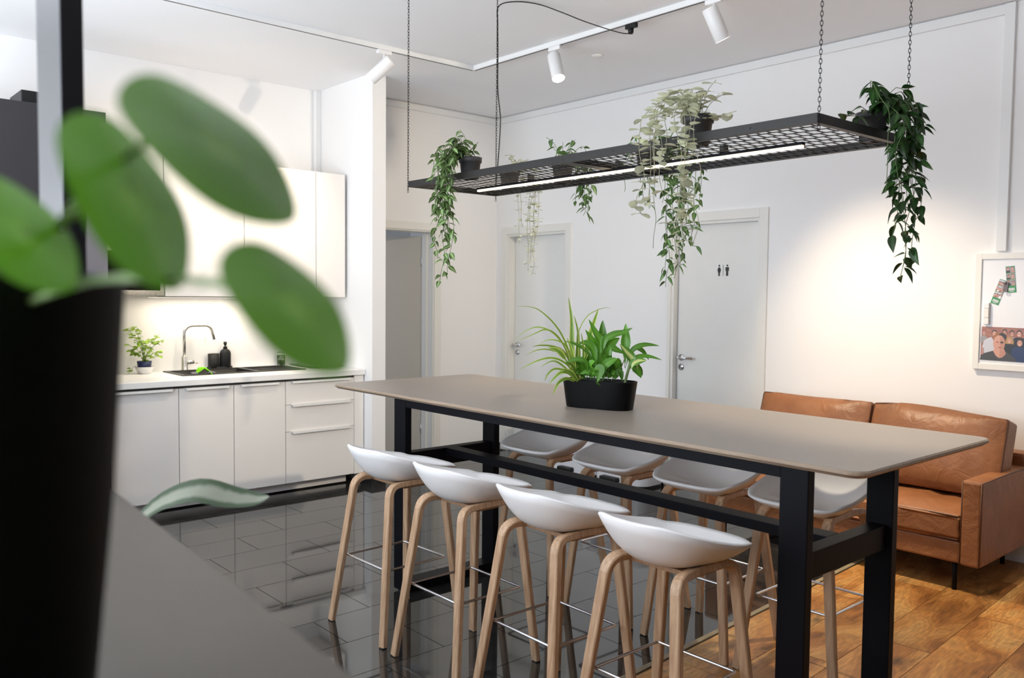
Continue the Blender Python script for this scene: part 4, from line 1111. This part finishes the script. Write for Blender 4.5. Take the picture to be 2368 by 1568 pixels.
# ================================================================== PLANTER ON THE TABLE
RH = Vector((0.660, 0.751, 0)); NV = Vector((0.751, -0.660, 0)); ZV = Vector((0, 0, 1))
pl = empty('planter', (3.876, -2.652, 1.0307), 0, 'black double oval planter with spider plant and glossy green foliage on the table', 'planter')
pa = math.radians(17)
def oval(s, d=0.0):
    p = []
    for k in range(64):
        a = 2 * PI * k / 64
        x = 0.178 * math.copysign(abs(math.cos(a)) ** 0.85, math.cos(a)); hw = 0.080 * math.copysign(abs(math.sin(a)) ** 0.62, math.sin(a)) * (1 - 0.14 * math.exp(-(x / 0.05) ** 2))
        x, hw = x * s - math.copysign(d, x) * abs(math.cos(a)), hw * s - math.copysign(d, hw) * abs(math.sin(a))
        p.append((x * math.cos(pa) - hw * math.sin(pa), x * math.sin(pa) + hw * math.cos(pa)))
    return p
rings = [([(p[0] * .985, p[1] * .985) for p in oval(0.90)], 0.0), (oval(0.90), 0.005), (oval(1.0), 0.128), (oval(1.0, 0.004), 0.129), (oval(0.985, 0.006), 0.104)]
mb = MB(); vs = []; n = 64
for p, z in rings: vs += [(q[0], q[1], z) for q in p]
fs = [tuple(reversed(range(n)))] + [(k * n + i, k * n + (i + 1) % n, (k + 1) * n + (i + 1) % n, (k + 1) * n + i) for k in range(4) for i in range(n)]
mb.add(vs, fs, True); mb.build('trough', M['potblack'], pl, sharp=50)
MB().prism([(q[0], q[1]) for q in oval(0.975, 0.006)], 0.098, 0.106).build('soil', M['soil'], pl)
prr = random.Random(21)
def P3(zx, zy, wd=0.0):
    """height and sideways offsets measured from the planter's base"""
    u = (zx - 818) / 2645.0; v = (1482 - zy) / 2645.0
    return RH * u + ZV * v + NV * wd
def blade(pts, width, mt, kind='lily', hint=None, fold=0.25, name='leaf', parent=None):
    sp = smooth_path(pts, 4); n = len(sp); mb = MB(); vs = []; rib = []
    hint = Vector(hint) if hint else (NV * 0.75 + ZV * 0.55 + RH * prr.uniform(-0.35, 0.35))
    for i, p in enumerate(sp):
        t = i / (n - 1)
        T = (sp[min(i + 1, n - 1)] - sp[max(i - 1, 0)]).normalized()
        x = T.cross(hint)
        if x.length < 0.05: x = T.cross(ZV)
        x.normalize(); nn = x.cross(T)
        if kind == 'lily': wv = max(0.04, math.sin(PI * min(1.0, max(0, (t - 0.12) / 0.88)) ** 0.85)) if t > 0.12 else 0.05
        elif kind == 'oval': wv = max(0.04, math.sin(PI * t ** 0.8) ** 0.8)
        else: wv = (0.55 + 0.45 * min(1, t * 3)) * (1 - max(0, (t - 0.45) / 0.55) ** 1.6) + 0.02
        for u in (-1, -0.5, 0, 0.5, 1):
            vs.append(p + x * (u * wv * width / 2) + nn * (fold * abs(u) * wv * width / 2)); rib.append(abs(u))
    mb.add(vs, [(i * 5 + j, i * 5 + j + 1, (i + 1) * 5 + j + 1, (i + 1) * 5 + j) for i in range(n - 1) for j in range(4)], True)
    mb.rib = rib
    return mb.build(name, mt, parent or pl)
def spider(zp, width, w0=0.0, w1=None):
    w1 = w0 if w1 is None else w1
    m_ = len(zp) - 1
    blade([P3(x, y, w0 + (w1 - w0) * i / m_) for i, (x, y) in enumerate(zp)], width, M['spider'], 'strip', fold=0.35)
for zp, wd, w0, w1 in (
    ([(500, 1150), (487, 900), (478, 650), (468, 400), (425, 135)], 0.024, 0, 0.0),
    ([(535, 1150), (533, 900), (537, 700), (535, 530)], 0.017, 0.02, 0.03),
    ([(520, 1130), (445, 820), (330, 570), (180, 390), (10, 275), (-200, 258)], 0.009, 0, 0.05),
    ([(520, 1130), (400, 780), (280, 600), (150, 535), (0, 590), (-225, 695)], 0.009, 0.0, 0.08),
    ([(520, 1130), (420, 800), (260, 590), (80, 515), (-80, 560), (-230, 690)], 0.008, -0.02, -0.06),
    ([(520, 1130), (390, 820), (240, 735), (80, 720), (-10, 735)], 0.011, 0.03, 0.09),
    ([(520, 1130), (420, 960), (250, 870), (60, 895), (-160, 1000)], 0.012, 0.03, 0.12),
    ([(510, 1130), (380, 870), (230, 785), (60, 780), (-100, 850)], 0.009, 0.0, 0.05),
    ([(520, 1130), (440, 1040), (270, 1000), (180, 1060), (140, 1145)], 0.012, 0.03, 0.1),
    ([(520, 1140), (430, 1050), (320, 1050), (190, 1175)], 0.022, 0.04, 0.1),
    ([(500, 1150), (400, 1120), (300, 1180), (240, 1305)], 0.019, 0.04, 0.09),
    ([(560, 1130), (570, 850), (550, 560), (500, 360)], 0.013, 0, -0.03),
    ([(600, 1130), (670, 750), (740, 480), (805, 280)], 0.024, -0.02, -0.05),
    ([(570, 1130), (545, 640), (640, 400), (770, 305), (880, 272), (968, 270)], 0.005, 0, -0.05),
    ([(590, 1130), (610, 800), (575, 560)], 0.012, 0.02, 0.04),
    ([(560, 1130), (660, 760), (740, 580)], 0.012, 0.0, -0.05),
    ([(540, 1130), (470, 800), (400, 620)], 0.012, 0.03, 0.07),
    ([(530, 1130), (350, 960), (230, 920), (95, 1000)], 0.010, 0.02, 0.0),
    ([(560, 1140), (470, 960), (380, 940)], 0.026, 0.04, 0.06),
    ([(540, 1150), (450, 1040), (340, 1000)], 0.024, 0.05, 0.08),
    ([(540, 1120), (430, 780), (340, 690), (190, 670), (80, 735)], 0.009, -0.02, -0.05)):
    spider(zp, wd, w0, w1)
def lily(zp, width, mt='lily', w0=0.0, w1=None, hint=None, kind='lily'):
    w1 = w0 if w1 is None else w1
    m_ = len(zp) - 1
    blade([P3(x, y, w0 + (w1 - w0) * i / m_) for i, (x, y) in enumerate(zp)], width, M[mt], kind, hint)
for a in (
    ([(800, 1120), (810, 850), (740, 700), (635, 535)], 0.046), ([(810, 1100), (825, 720), (770, 590), (670, 408)], 0.034, 'lily', 0.02),
    ([(840, 1100), (850, 720), (850, 560), (850, 420)], 0.040, 'lily', -0.02), ([(850, 1100), (850, 700), (950, 600), (1080, 560), (1195, 505)], 0.036, 'lily', 0.03),
    ([(1130, 1000), (1140, 760), (1140, 620), (1135, 458)], 0.046, 'lily', -0.03), ([(900, 1100), (900, 800), (980, 690), (1060, 635)], 0.044, 'lily', -0.02),
    ([(900, 1100), (920, 770), (1000, 770), (1100, 815)], 0.034, 'lily', 0.05), ([(780, 1100), (740, 800), (650, 700), (550, 700)], 0.040, 'lily', 0.02),
    ([(780, 1100), (680, 830), (530, 715), (378, 672)], 0.020, 'lily', 0.03), ([(720, 1000), (760, 980), (790, 1020), (760, 1135)], 0.050, 'lily', 0.09, 0.12),
    ([(720, 1120), (690, 1040), (640, 1035), (555, 1062)], 0.028, 'lily', 0.06), ([(840, 1100), (860, 960), (930, 900), (1008, 868)], 0.042, 'lily', 0.07),
    ([(660, 1100), (630, 920), (520, 885), (385, 925)], 0.028, 'lily', 0.06), ([(1120, 1000), (1190, 790), (1340, 710), (1525, 718)], 0.028, 'lily', 0.02),
    ([(1130, 1000), (1230, 770), (1340, 790), (1420, 900)], 0.026, 'lily', -0.02), ([(1170, 1000), (1190, 880), (1120, 790), (1042, 700)], 0.044, 'dief', 0.05),
    ([(1180, 1000), (1200, 930), (1270, 895), (1358, 888)], 0.044, 'dief', 0.06), ([(1180, 960), (1250, 855), (1400, 848), (1555, 888)], 0.022, 'lily', 0.03),
    ([(1180, 1000), (1200, 980), (1260, 1010), (1315, 1110)], 0.046, 'lily', 0.02), ([(1180, 1000), (1240, 975), (1310, 1010), (1345, 1095)], 0.028, 'lily', -0.02),
    ([(960, 1130), (1010, 1045), (1060, 1050), (1080, 1145)], 0.032, 'lily', 0.04), ([(400, 905), (360, 850), (290, 780), (185, 742)], 0.036, 'spider', 0.06, 0.08),
    ([(790, 1150), (770, 1140), (800, 1165), (870, 1185)], 0.034, 'dief', 0.075), ([(860, 1100), (880, 850), (860, 740)], 0.05, 'lily', 0.05),
    ([(850, 1120), (830, 900), (800, 800)], 0.05, 'lily', 0.06), ([(1160, 1000), (1230, 930), (1260, 1000)], 0.034, 'dief', 0.05)):
    lily(*a)
for k in range(34):
    bx_, by_ = prr.uniform(600, 1010), 1130
    tx_, tyy = bx_ + prr.uniform(-150, 150), prr.uniform(820, 1110)
    w0 = prr.uniform(-0.05, 0.06)
    lily([(bx_, by_), ((bx_ + tx_) / 2 + prr.uniform(-40, 40), (by_ + tyy) / 2 - 60), (tx_, tyy)], prr.uniform(0.026, 0.044), 'lily', w0, w0 + prr.uniform(-0.03, 0.05))
MB().tube(smooth_path([P3(1112, 1200, 0.02), P3(1140, 1080, 0.02), P3(1165, 960, 0.03), P3(1180, 860, 0.03)], 4), 0.0062, 8, scales=None).build('stem', M['petiole'], pl)
mb = MB()
for a, b in (((800, 1150), (815, 820)), ((850, 1150), (850, 700)), ((920, 1150), (905, 780)), ((1010, 1130), (1140, 820)), ((860, 1150), (940, 900)), ((760, 1150), (700, 900)), ((960, 1150), (1010, 1040))):
    mb.tube([P3(*a), P3((a[0] + b[0]) / 2 + 8, (a[1] + b[1]) / 2), P3(*b)], 0.0022, 6)
mb.build('stem', M['petiole'], pl)

# basil
bs = empty('basil_plant', (-0.065, -3.385, zt1 + 0.012), 0, 'leafy light green basil in a navy pot standing in the white bowl', 'plant')
MB().lathe([(0, 0), (0.040, 0), (0.053, 0.082), (0.050, 0.082), (0.046, 0.070), (0, 0.068)], 24, (0, 0, 0)).build('pot', M['bluepot'], bs)
LB = [leaf_mesh('leaf', M['leafB'], 0.036, 0.026, 'oval', 0.2, f, 5) for f in (0.1, 0.35)]
st = MB(); brr = random.Random(9)
tips = [(-0.13, 0.325), (-0.10, 0.33), (-0.06, 0.32), (-0.03, 0.31), (-0.09, 0.27), (-0.05, 0.26), (0.02, 0.24), (-0.10, 0.21), (-0.02, 0.20), (0.10, 0.285), (0.12, 0.24), (0.09, 0.22), (0.13, 0.16), (0.06, 0.17), (0.04, 0.13), (-0.08, 0.16), (-0.11, 0.15), (0.03, 0.10), (0.10, 0.12)]
for u, v in tips:
    tp = RH * u + ZV * v + NV * brr.uniform(-0.05, 0.05)
    sp = smooth_path([Vector((0, 0, 0.07)), Vector((tp.x * .35, tp.y * .35, 0.07 + (v - 0.07) * .6)), tp], 4)
    st.tube(sp, 0.0013, 5)
    for k in range(7):
        ph = brr.uniform(0, 6.3); i = brr.randint(len(sp) // 2, len(sp) - 1)
        d = Vector((math.cos(ph), math.sin(ph), brr.uniform(-0.5, 0.4)))
        place_leaf(brr.choice(LB), bs, sp[i], d, Vector((0.35, -0.2, 0.8)), brr.uniform(0.75, 1.25))
tp = smooth_path([Vector((0, 0, 0.07)), RH * -0.045 + NV * 0.055 + ZV * 0.05, RH * -0.085 + NV * 0.07 + ZV * 0.0, RH * -0.08 + NV * 0.075 + ZV * -0.002], 5)
st.tube(tp, 0.0013, 5)
for k in range(12): place_leaf(brr.choice(LB), bs, tp[brr.randint(8, len(tp) - 1)] + ZV * 0.012, Vector((brr.uniform(-1, 1), brr.uniform(-1, 1), 0.1)), Vector((0.4, -0.2, 0.8)), 0.8)
st.build('stem', M['petiole'], bs)

# ================================================================== BOARD ON THE WALL
bd = empty('magnetic_board', (5.0, 0, 1.472), 0, 'white magnetic board with cream frame on the wall over the sofa', 'board')
X0, X1, Z0, Z1 = -0.496, 0.496, -0.347, 0.347
B('panel', M['board'], X0 + 0.03, X1 - 0.03, -0.020, -0.001, Z0 + 0.03, Z1 - 0.03, bd)
f_ = 0.036
MB().box(X0, X0 + f_, -0.030, -0.0005, Z0, Z1, 0.002).box(X1 - f_, X1, -0.030, -0.0005, Z0, Z1, 0.002).box(X0 + f_, X1 - f_, -0.030, -0.0005, Z0, Z0 + f_, 0.002).box(X0 + f_, X1 - f_, -0.030, -0.0005, Z1 - f_, Z1, 0.002).build('frame', M['boardframe'], bd)
YB_ = -0.0205
er = empty('board_eraser', (4.578, YB_, 1.458), 0, 'white magnetic eraser stuck upright on the board left of the photo strips', 'eraser')
B('end_piece', M['trim'], -0.015, 0.015, -0.022, 0, -0.064, -0.024, er, 0.004)
B('end_piece', M['trim'], -0.015, 0.015, -0.022, 0, 0.032, 0.066, er, 0.004)
MB().box(-0.014, 0.014, -0.024, 0, -0.0235, 0.0315, 0.003).build('grip', M['boardframe'], er)
PH = {k: mat('print_' + k, c, 0.35) for k, c in dict(green=(0.012, 0.25, 0.045), white=(0.8, 0.8, 0.8), skin=(0.62, 0.32, 0.23), skin2=(0.50, 0.24, 0.17), hair=(0.03, 0.02, 0.016), gold=(0.33, 0.13, 0.045), black=(0.014, 0.014, 0.016), grey=(0.30, 0.28, 0.28), shirt=(0.055, 0.05, 0.052), navy=(0.012, 0.028, 0.10), lilac=(0.56, 0.56, 0.62), pinkish=(0.45, 0.25, 0.22), blond=(0.42, 0.24, 0.10), shade=(0.36, 0.12, 0.08)).items()}
KEYS = list(PH)
def brickprint():
    mt, nt, b = new_mat('print_brick_wall')
    tc = nt.nodes.new('ShaderNodeTexCoord'); br = nt.nodes.new('ShaderNodeTexBrick')
    sw = nt.nodes.new('ShaderNodeSeparateXYZ'); cb_ = nt.nodes.new('ShaderNodeCombineXYZ')
    nt.links.new(tc.outputs['Object'], sw.inputs[0]); nt.links.new(sw.outputs[0], cb_.inputs[0]); nt.links.new(sw.outputs[2], cb_.inputs[1]); nt.links.new(cb_.outputs[0], br.inputs['Vector'])
    br.inputs['Scale'].default_value = 28; br.inputs['Color1'].default_value = (0.30, 0.075, 0.045, 1); br.inputs['Color2'].default_value = (0.42, 0.15, 0.075, 1); br.inputs['Mortar'].default_value = (0.24, 0.13, 0.11, 1)
    br.inputs['Mortar Size'].default_value = 0.03
    nt.links.new(br.outputs['Color'], b.inputs['Base Color']); b.inputs['Roughness'].default_value = 0.3
    return mt
PB = brickprint()
XM = Matrix.Rotation(PI / 2, 4, 'X')   # x,y -> x,z
class Flat(MB):
    lay = 0
    def poly(s, pts, key, clip=None):
        s.lay += 1
        y = -0.0012 - 0.00004 * s.lay
        b = len(s.v); s.v += [(p[0], y, p[1]) for p in pts]; s.f.append(tuple(range(b, b + len(pts)))); s.sm.append(False); s.mi.append(KEYS.index(key))
    def ell(s, cx, cz, rx, rz, key, n=20, a0=0, a1=2 * PI):
        s.poly([(cx + rx * math.cos(a0 + (a1 - a0) * i / n), cz + rz * math.sin(a0 + (a1 - a0) * i / n)) for i in range(n)], key)
# group photograph, 236 x 200 mm in view, running on past the picture edge
gp = empty('group_photo', (4.548, YB_ , 1.182), 0, 'colour print of a group of people before a brick wall, pinned to the board', 'photo')
gp.rotation_euler = (0, 0.012, 0)
GW, GH = 0.300, 0.200
B('paper', PH['white'], -0.004, GW, -0.0008, -0.0002, -0.010, GH + 0.002, gp)
B('print_ground', PB, 0.0, GW - 0.004, -0.0012, -0.0008, 0, GH, gp)
S = GW / 1.58e3 * 1.0
def g(x, y): return ((x - 180) * 0.000189, (1225 - y) * 0.000189 * 1.03)
F = Flat()
def person_back(cx, cy, r, hair, skin, body, bw, bh=None):
    if body: 
        b_ = bh or 1225
        F.poly([g(cx - bw, b_), g(cx - bw * 0.95, cy + r * 2.0), g(cx - bw * .45, cy + r * 1.35), g(cx + bw * .45, cy + r * 1.35), g(cx + bw * .95, cy + r * 2.0), g(cx + bw, b_)], body)
    X, Z = g(cx, cy); k = 0.000189
    F.ell(X, Z + r * .18 * k, r * 0.92 * k, r * 1.15 * k, hair); F.ell(X, Z - r * 0.18 * k, r * 0.74 * k, r * 0.98 * k, skin)
    F.ell(X - r * .3 * k, Z - r * .02 * k, r * .12 * k, r * .07 * k, 'hair', 8); F.ell(X + r * .3 * k, Z - r * .02 * k, r * .12 * k, r * .07 * k, 'hair', 8); F.ell(X, Z - r * .62 * k, r * .26 * k, r * .09 * k, 'white', 8)
person_back(250, 390, 60, 'shade', 'pinkish', 'grey', 90, 700)
person_back(850, 350, 78, 'hair', 'skin2', None, 0)
person_back(1065, 375, 78, 'hair', 'skin2', 'grey', 110)
person_back(1265, 370, 85, 'hair', 'skin', 'black', 190)
person_back(560, 385, 78, 'hair', 'skin', None, 0)
F.poly([g(200, 1060), g(215, 830), g(270, 620), g(400, 530), g(480, 510), g(600, 700), g(620, 1000), g(280, 1010), g(270, 860), g(255, 1050)], 'lilac')
F.poly([g(205, 850), g(280, 850), g(265, 1050), g(200, 1060)], 'pinkish')
F.ell(*g(1005, 640), 0.023, 0.034, 'blond'); person_back(1000, 590, 75, 'blond', 'skin', 'black', 200)
person_back(1480, 480, 80, 'hair', 'skin', 'black', 150)
person_back(1295, 640, 98, 'hair', 'skin', 'navy', 230)
person_back(1660, 600, 90, 'hair', 'skin', 'grey', 190)
F.poly([g(1240, 1225), g(1330, 1190), g(1437, 1180), g(1500, 1225)], 'navy')
# front man
F.poly([g(165, 1225), g(200, 1080), g(330, 1000), g(560, 920), g(860, 880), g(1050, 1010), g(1190, 1120), g(1240, 1225)], 'shirt')
F.poly([g(545, 930), g(590, 850), g(860, 850), g(925, 1000), g(830, 1110), g(735, 1140), g(640, 1080)], 'skin')
F.poly([g(740, 950), g(860, 870), g(925, 1000), g(830, 1110), g(735, 1130)], 'skin2')
F.ell(*g(715, 540), 0.0355, 0.036, 'gold'); F.ell(*g(790, 500), 0.022, 0.026, 'hair')
F.ell(*g(710, 690), 0.0325, 0.0475, 'skin', 28); F.poly([g(735, 480), g(830, 520), g(880, 620), g(875, 800), g(800, 910), g(735, 935)], 'skin2')
F.ell(*g(660, 660), 0.0075, 0.0045, 'shade', 12); F.ell(*g(790, 660), 0.0095, 0.006, 'hair', 12)
F.poly([g(722, 660), g(700, 780), g(745, 790), g(755, 770)], 'skin'); F.ell(*g(735, 815), 0.0095, 0.0035, 'shade', 12)
F.build('printed_people', [PH[k] for k in KEYS], gp)
def strip(name_lb, cx, cz, ang, wd, ht, dark, rs):
    r = empty('photo_strip', (cx, YB_ - 0.0002, cz), 0, name_lb, 'photo', 'green photo booth strips on the board')
    r.rotation_euler = (0, ang, 0)
    B('paper', PH['green'], -wd / 2, wd / 2, -0.0010, 0, -ht / 2, ht / 2, r)
    F2 = Flat(); q = random.Random(rs)
    fh = ht * 0.225
    for k in range(3):
        zt = ht / 2 - 0.003 - k * (fh + 0.003)
        xa, xb = -wd / 2 + 0.0015, wd / 2 - 0.0015
        F2.poly([(xa, zt - fh), (xb, zt - fh), (xb, zt), (xa, zt)], 'grey' if dark else 'lilac')
        for j in range(2 if dark else 4):
            c_ = xa + (xb - xa) * ((j + 0.5) / (2 if dark else 4)) + q.uniform(-.001, .001); hz = zt - fh * q.uniform(0.35, 0.55); rr_ = fh * (0.24 if dark else 0.2)
            F2.poly([(max(xa, c_ - rr_ * 1.5), zt - fh), (max(xa, c_ - rr_ * 1.2), hz - rr_), (min(xb, c_ + rr_ * 1.2), hz - rr_), (min(xb, c_ + rr_ * 1.5), zt - fh)], ('black' if j == 0 else 'pinkish') if dark else q.choice(['pinkish', 'white', 'shade']))
            F2.ell(c_, hz + rr_ * .2, rr_ * .9, rr_ * 1.1, 'hair', 12); F2.ell(c_, hz, rr_ * .75, rr_ * .9, 'skin' if q.random() < .6 else 'skin2', 12)
    # two lines of white print, too blurred in the photo to read
    zb_ = -ht / 2
    for k, (zz, hw) in enumerate(((0.0245, 0.34), (0.0165, 0.34), (0.008, 0.22))):
        xx = -hw * wd
        while xx < hw * wd - 0.001:
            ww = 0.0036 if k < 2 else 0.0022
            F2.poly([(xx, zb_ + zz - 0.003 + 0.001 * (k == 2)), (xx + ww, zb_ + zz - 0.003 + 0.001 * (k == 2)), (xx + ww, zb_ + zz + 0.003 - 0.001 * (k == 2)), (xx, zb_ + zz + 0.003 - 0.001 * (k == 2))], 'white'); xx += ww + 0.0007
    F2.build('print', [PH[k] for k in KEYS], r)
strip('upright green photo booth strip on the board, upper right one', 4.699, 1.663, -0.10, 0.049, 0.156, True, 4)
strip('slanted green photo booth strip on the board, lower left one', 4.638, 1.588, 0.33, 0.047, 0.150, False, 5)
mg = empty('magnet_clip', (4.676, YB_ - 0.0022, 1.632), 0, 'grey metal magnet clip holding the two photo strips', 'magnet')
MB().box(-0.013, 0.013, -0.006, 0, -0.042, 0.018, 0.002, mtx=Matrix.Rotation(0.12, 4, 'Y')).build('clip', M['greycloth'], mg)
MB().lathe([(0, 0), (0.008, 0), (0.008, 0.008), (0, 0.009)], 16, mtx=look_mtx((-0.006, -0.005, 0.012), (0, -1, 0))).build('knob', M['chrome'], mg)
MB().tube([(0.012 + 0.008 * math.cos(a), -0.003, -0.054 + 0.009 * math.sin(a)) for a in [k * PI / 5 for k in range(10)]], 0.0011, 6, closed=True).build('ring', M['chrome'], mg)

# ================================================================== FOREGROUND
dv = empty('divider_cabinet', (5.70, -5.50, 0), 0, 'low taupe divider cabinet in the foreground carrying the black plant pot', 'cabinet')
def ey(x): return -5.149 - 0.0665 * (x - 5.129)
xa, xb = 5.02, 6.50
ptop = [(xa - 5.70, -5.83 + 5.50), (xb - 5.70, -5.83 + 5.50), (xb - 5.70, ey(xb) + 5.50), (xa - 5.70, ey(xa) + 5.50)]
MB().prism(ptop, 1.222, 1.250).build('top', M['divider'], dv)
pin = [(xa - 5.66, -5.80 + 5.50), (xb - 5.74, -5.80 + 5.50), (xb - 5.74, ey(xb) + 5.47), (xa - 5.66, ey(xa) + 5.47)]
MB().prism(pin, 0.06, 1.2215).build('body', M['divider'], dv)
MB().prism([(p[0] * .96, p[1] * .92) for p in pin], 0.0016, 0.0595).build('plinth', M['blackmetal'], dv)
po = tag(B('divider_post', M['blackgloss'], 5.108, 5.240, -5.2245, -5.1945, 1.2505, H - 0.001, None, 0.002), 'flat black glossy steel post rising from the divider cabinet to the ceiling', 'post')
fp = empty('pilea_plant', (5.918, -5.435, 1.2505), 0, 'round leaved green plant in a tall matte black pot in the foreground', 'plant')
MB().lathe([(0, 0), (0.052, 0), (0.056, 0.004), (0.070, 0.15), (0.0795, 0.298), (0.0805, 0.308), (0.0785, 0.309), (0.0745, 0.300), (0.072, 0.270), (0, 0.268)], 48).build('pot', M['potfront'], fp)
MB().lathe([(0.0, 0.2685), (0.0715, 0.2685), (0.06, 0.275), (0, 0.278)], 24).build('soil', M['soil'], fp)
FPO = Vector((5.918, -5.435, 1.2505))
def disc_leaf(c, A, maj, ratio, att, up=True, cup=0.06):  # disc tilted about the line of sight to fit an outline in image pixels
    c = Vector(c); A = Vector(A).normalized(); vd = (c - CAM_P).normalized()
    A = (A - vd * A.dot(vd)).normalized()
    C = vd.cross(A).normalized()
    sg = 1
    for sg in (1, -1):
        Bv = C * ratio + vd * (sg * math.sqrt(1 - ratio * ratio))
        nn = A.cross(Bv)
        if nn.dot(vd) > 0: nn = -nn
        if (nn.z > 0) == up: break
    vs = []; rib = []; fs = []; nr, ns = 7, 40
    vs.append(c); rib.append(0.0)
    for i in range(1, nr + 1):
        s = i / nr
        for k in range(ns):
            a = 2 * PI * k / ns
            wob = 1 + 0.02 * math.sin(3 * a + 1)
            p = c + (A * math.cos(a) + Bv * math.sin(a) * 0.97) * (maj / 2 * s * wob) + nn * (cup * maj * (s * s - 0.3) * -0.5 + 0.012 * maj * math.sin(4 * a) * s * s)
            vs.append(p); rib.append(min(1, s * 1.0))
    for k in range(ns): fs.append((0, 1 + k, 1 + (k + 1) % ns))
    for i in range(nr - 1):
        for k in range(ns):
            a, b = 1 + i * ns + k, 1 + i * ns + (k + 1) % ns
            fs.append((a, a + ns, b + ns, b))
    mb = MB(); mb.add([v - FPO for v in vs], fs, True); mb.rib = rib
    o = mb.build('leaf', M['pilea'], fp)
    attp = c + A * (att * maj) - nn * 0.002 - FPO
    return attp
att = []
att.append(disc_leaf((6.159, -5.384, 1.617), (0.541, 0.565, -0.623), 0.094, 0.44, -0.22))
att.append(disc_leaf((6.114, -5.407, 1.594), (0.373, 0.355, -0.857), 0.094, 0.47, -0.1))
att.append(disc_leaf((6.204, -5.369, 1.544), (0.487, 0.496, -0.719), 0.074, 0.50, -0.15))
att.append(disc_leaf((6.044, -5.442, 1.580), (0.509, 0.525, -0.682), 0.075, 0.55, 0.0))
att.append(disc_leaf((5.960, -5.462, 1.634), (0.514, 0.531, -0.674), 0.045, 0.6, 0.0))
att.append(disc_leaf((5.99, -5.475, 1.70), (0.4, 0.5, -0.4), 0.07, 0.6, 0.0))
att.append(disc_leaf((5.90, -5.52, 1.66), (0.3, 0.5, -0.4), 0.08, 0.7, 0.0))
att.append(disc_leaf((5.84, -5.48, 1.64), (0.3, 0.5, 0.2), 0.07, 0.7, 0.0))
mb = MB()
for k, a in enumerate(att):
    b0 = Vector((0.012 * math.cos(k * 2.4), 0.012 * math.sin(k * 2.4), 0.272))
    mid = b0.lerp(a, 0.5) + Vector((0, 0, 0.018))
    mb.tube(smooth_path([b0, mid, a], 6), 0.0022, 8)
mb.build('stem', M['petiole'], fp)
# floor plant whose leaf rises beyond the divider
fl = empty('floor_plant', (4.70, -5.22, 0.0002), 0, 'tall floor plant behind the divider, its marbled leaf reaching out over the dark tiles', 'plant')
FO = Vector((4.70, -5.22, 0))
MB().lathe([(0, 0), (0.095, 0), (0.10, 0.005), (0.13, 0.28), (0.125, 0.28), (0.115, 0.25), (0, 0.245)], 32).build('pot', M['potfront'], fl)
MB().lathe([(0, 0.2455), (0.113, 0.2455), (0, 0.26)], 20).build('soil', M['soil'], fl)
def fleaf(pts, wdt, hint, mt='silver'):
    sp = [Vector(p) - FO for p in pts]
    blade(sp, wdt, M[mt], 'oval', hint, 0.12, 'leaf', fl)
fleaf([(4.800, -5.000, 1.085), (4.836, -4.955, 1.130), (4.880, -4.903, 1.152), (4.925, -4.853, 1.140), (4.958, -4.815, 1.137), (4.975, -4.795, 1.143)], 0.062, (0.35, -0.45, 0.80))
for k, (dx, dy, z) in enumerate(((-0.22, 0.05, 0.85), (-0.12, -0.2, 0.95), (0.02, -0.24, 0.80), (-0.2, -0.1, 0.65))):
    fleaf([(4.70, -5.22, z - 0.15), (4.70 + dx * .5, -5.22 + dy * .5, z), (4.70 + dx, -5.22 + dy, z - 0.04)], 0.08, (0, 0, 1))
mb = MB(); mb.tube(smooth_path([Vector((0, 0, 0.24)), Vector((0.02, 0.05, 0.7)), Vector((0.05, 0.13, 0.98)), Vector((0.10, 0.22, 1.085))], 5), 0.005, 8)
mb.tube([(0, 0, 0.25), (0.0, 0.0, 0.5), (0, 0, 0.82)], 0.006, 8)
mb.build('stem', M['petiole'], fl)
print('objects', len(bpy.data.objects), 'tiles', ntile)
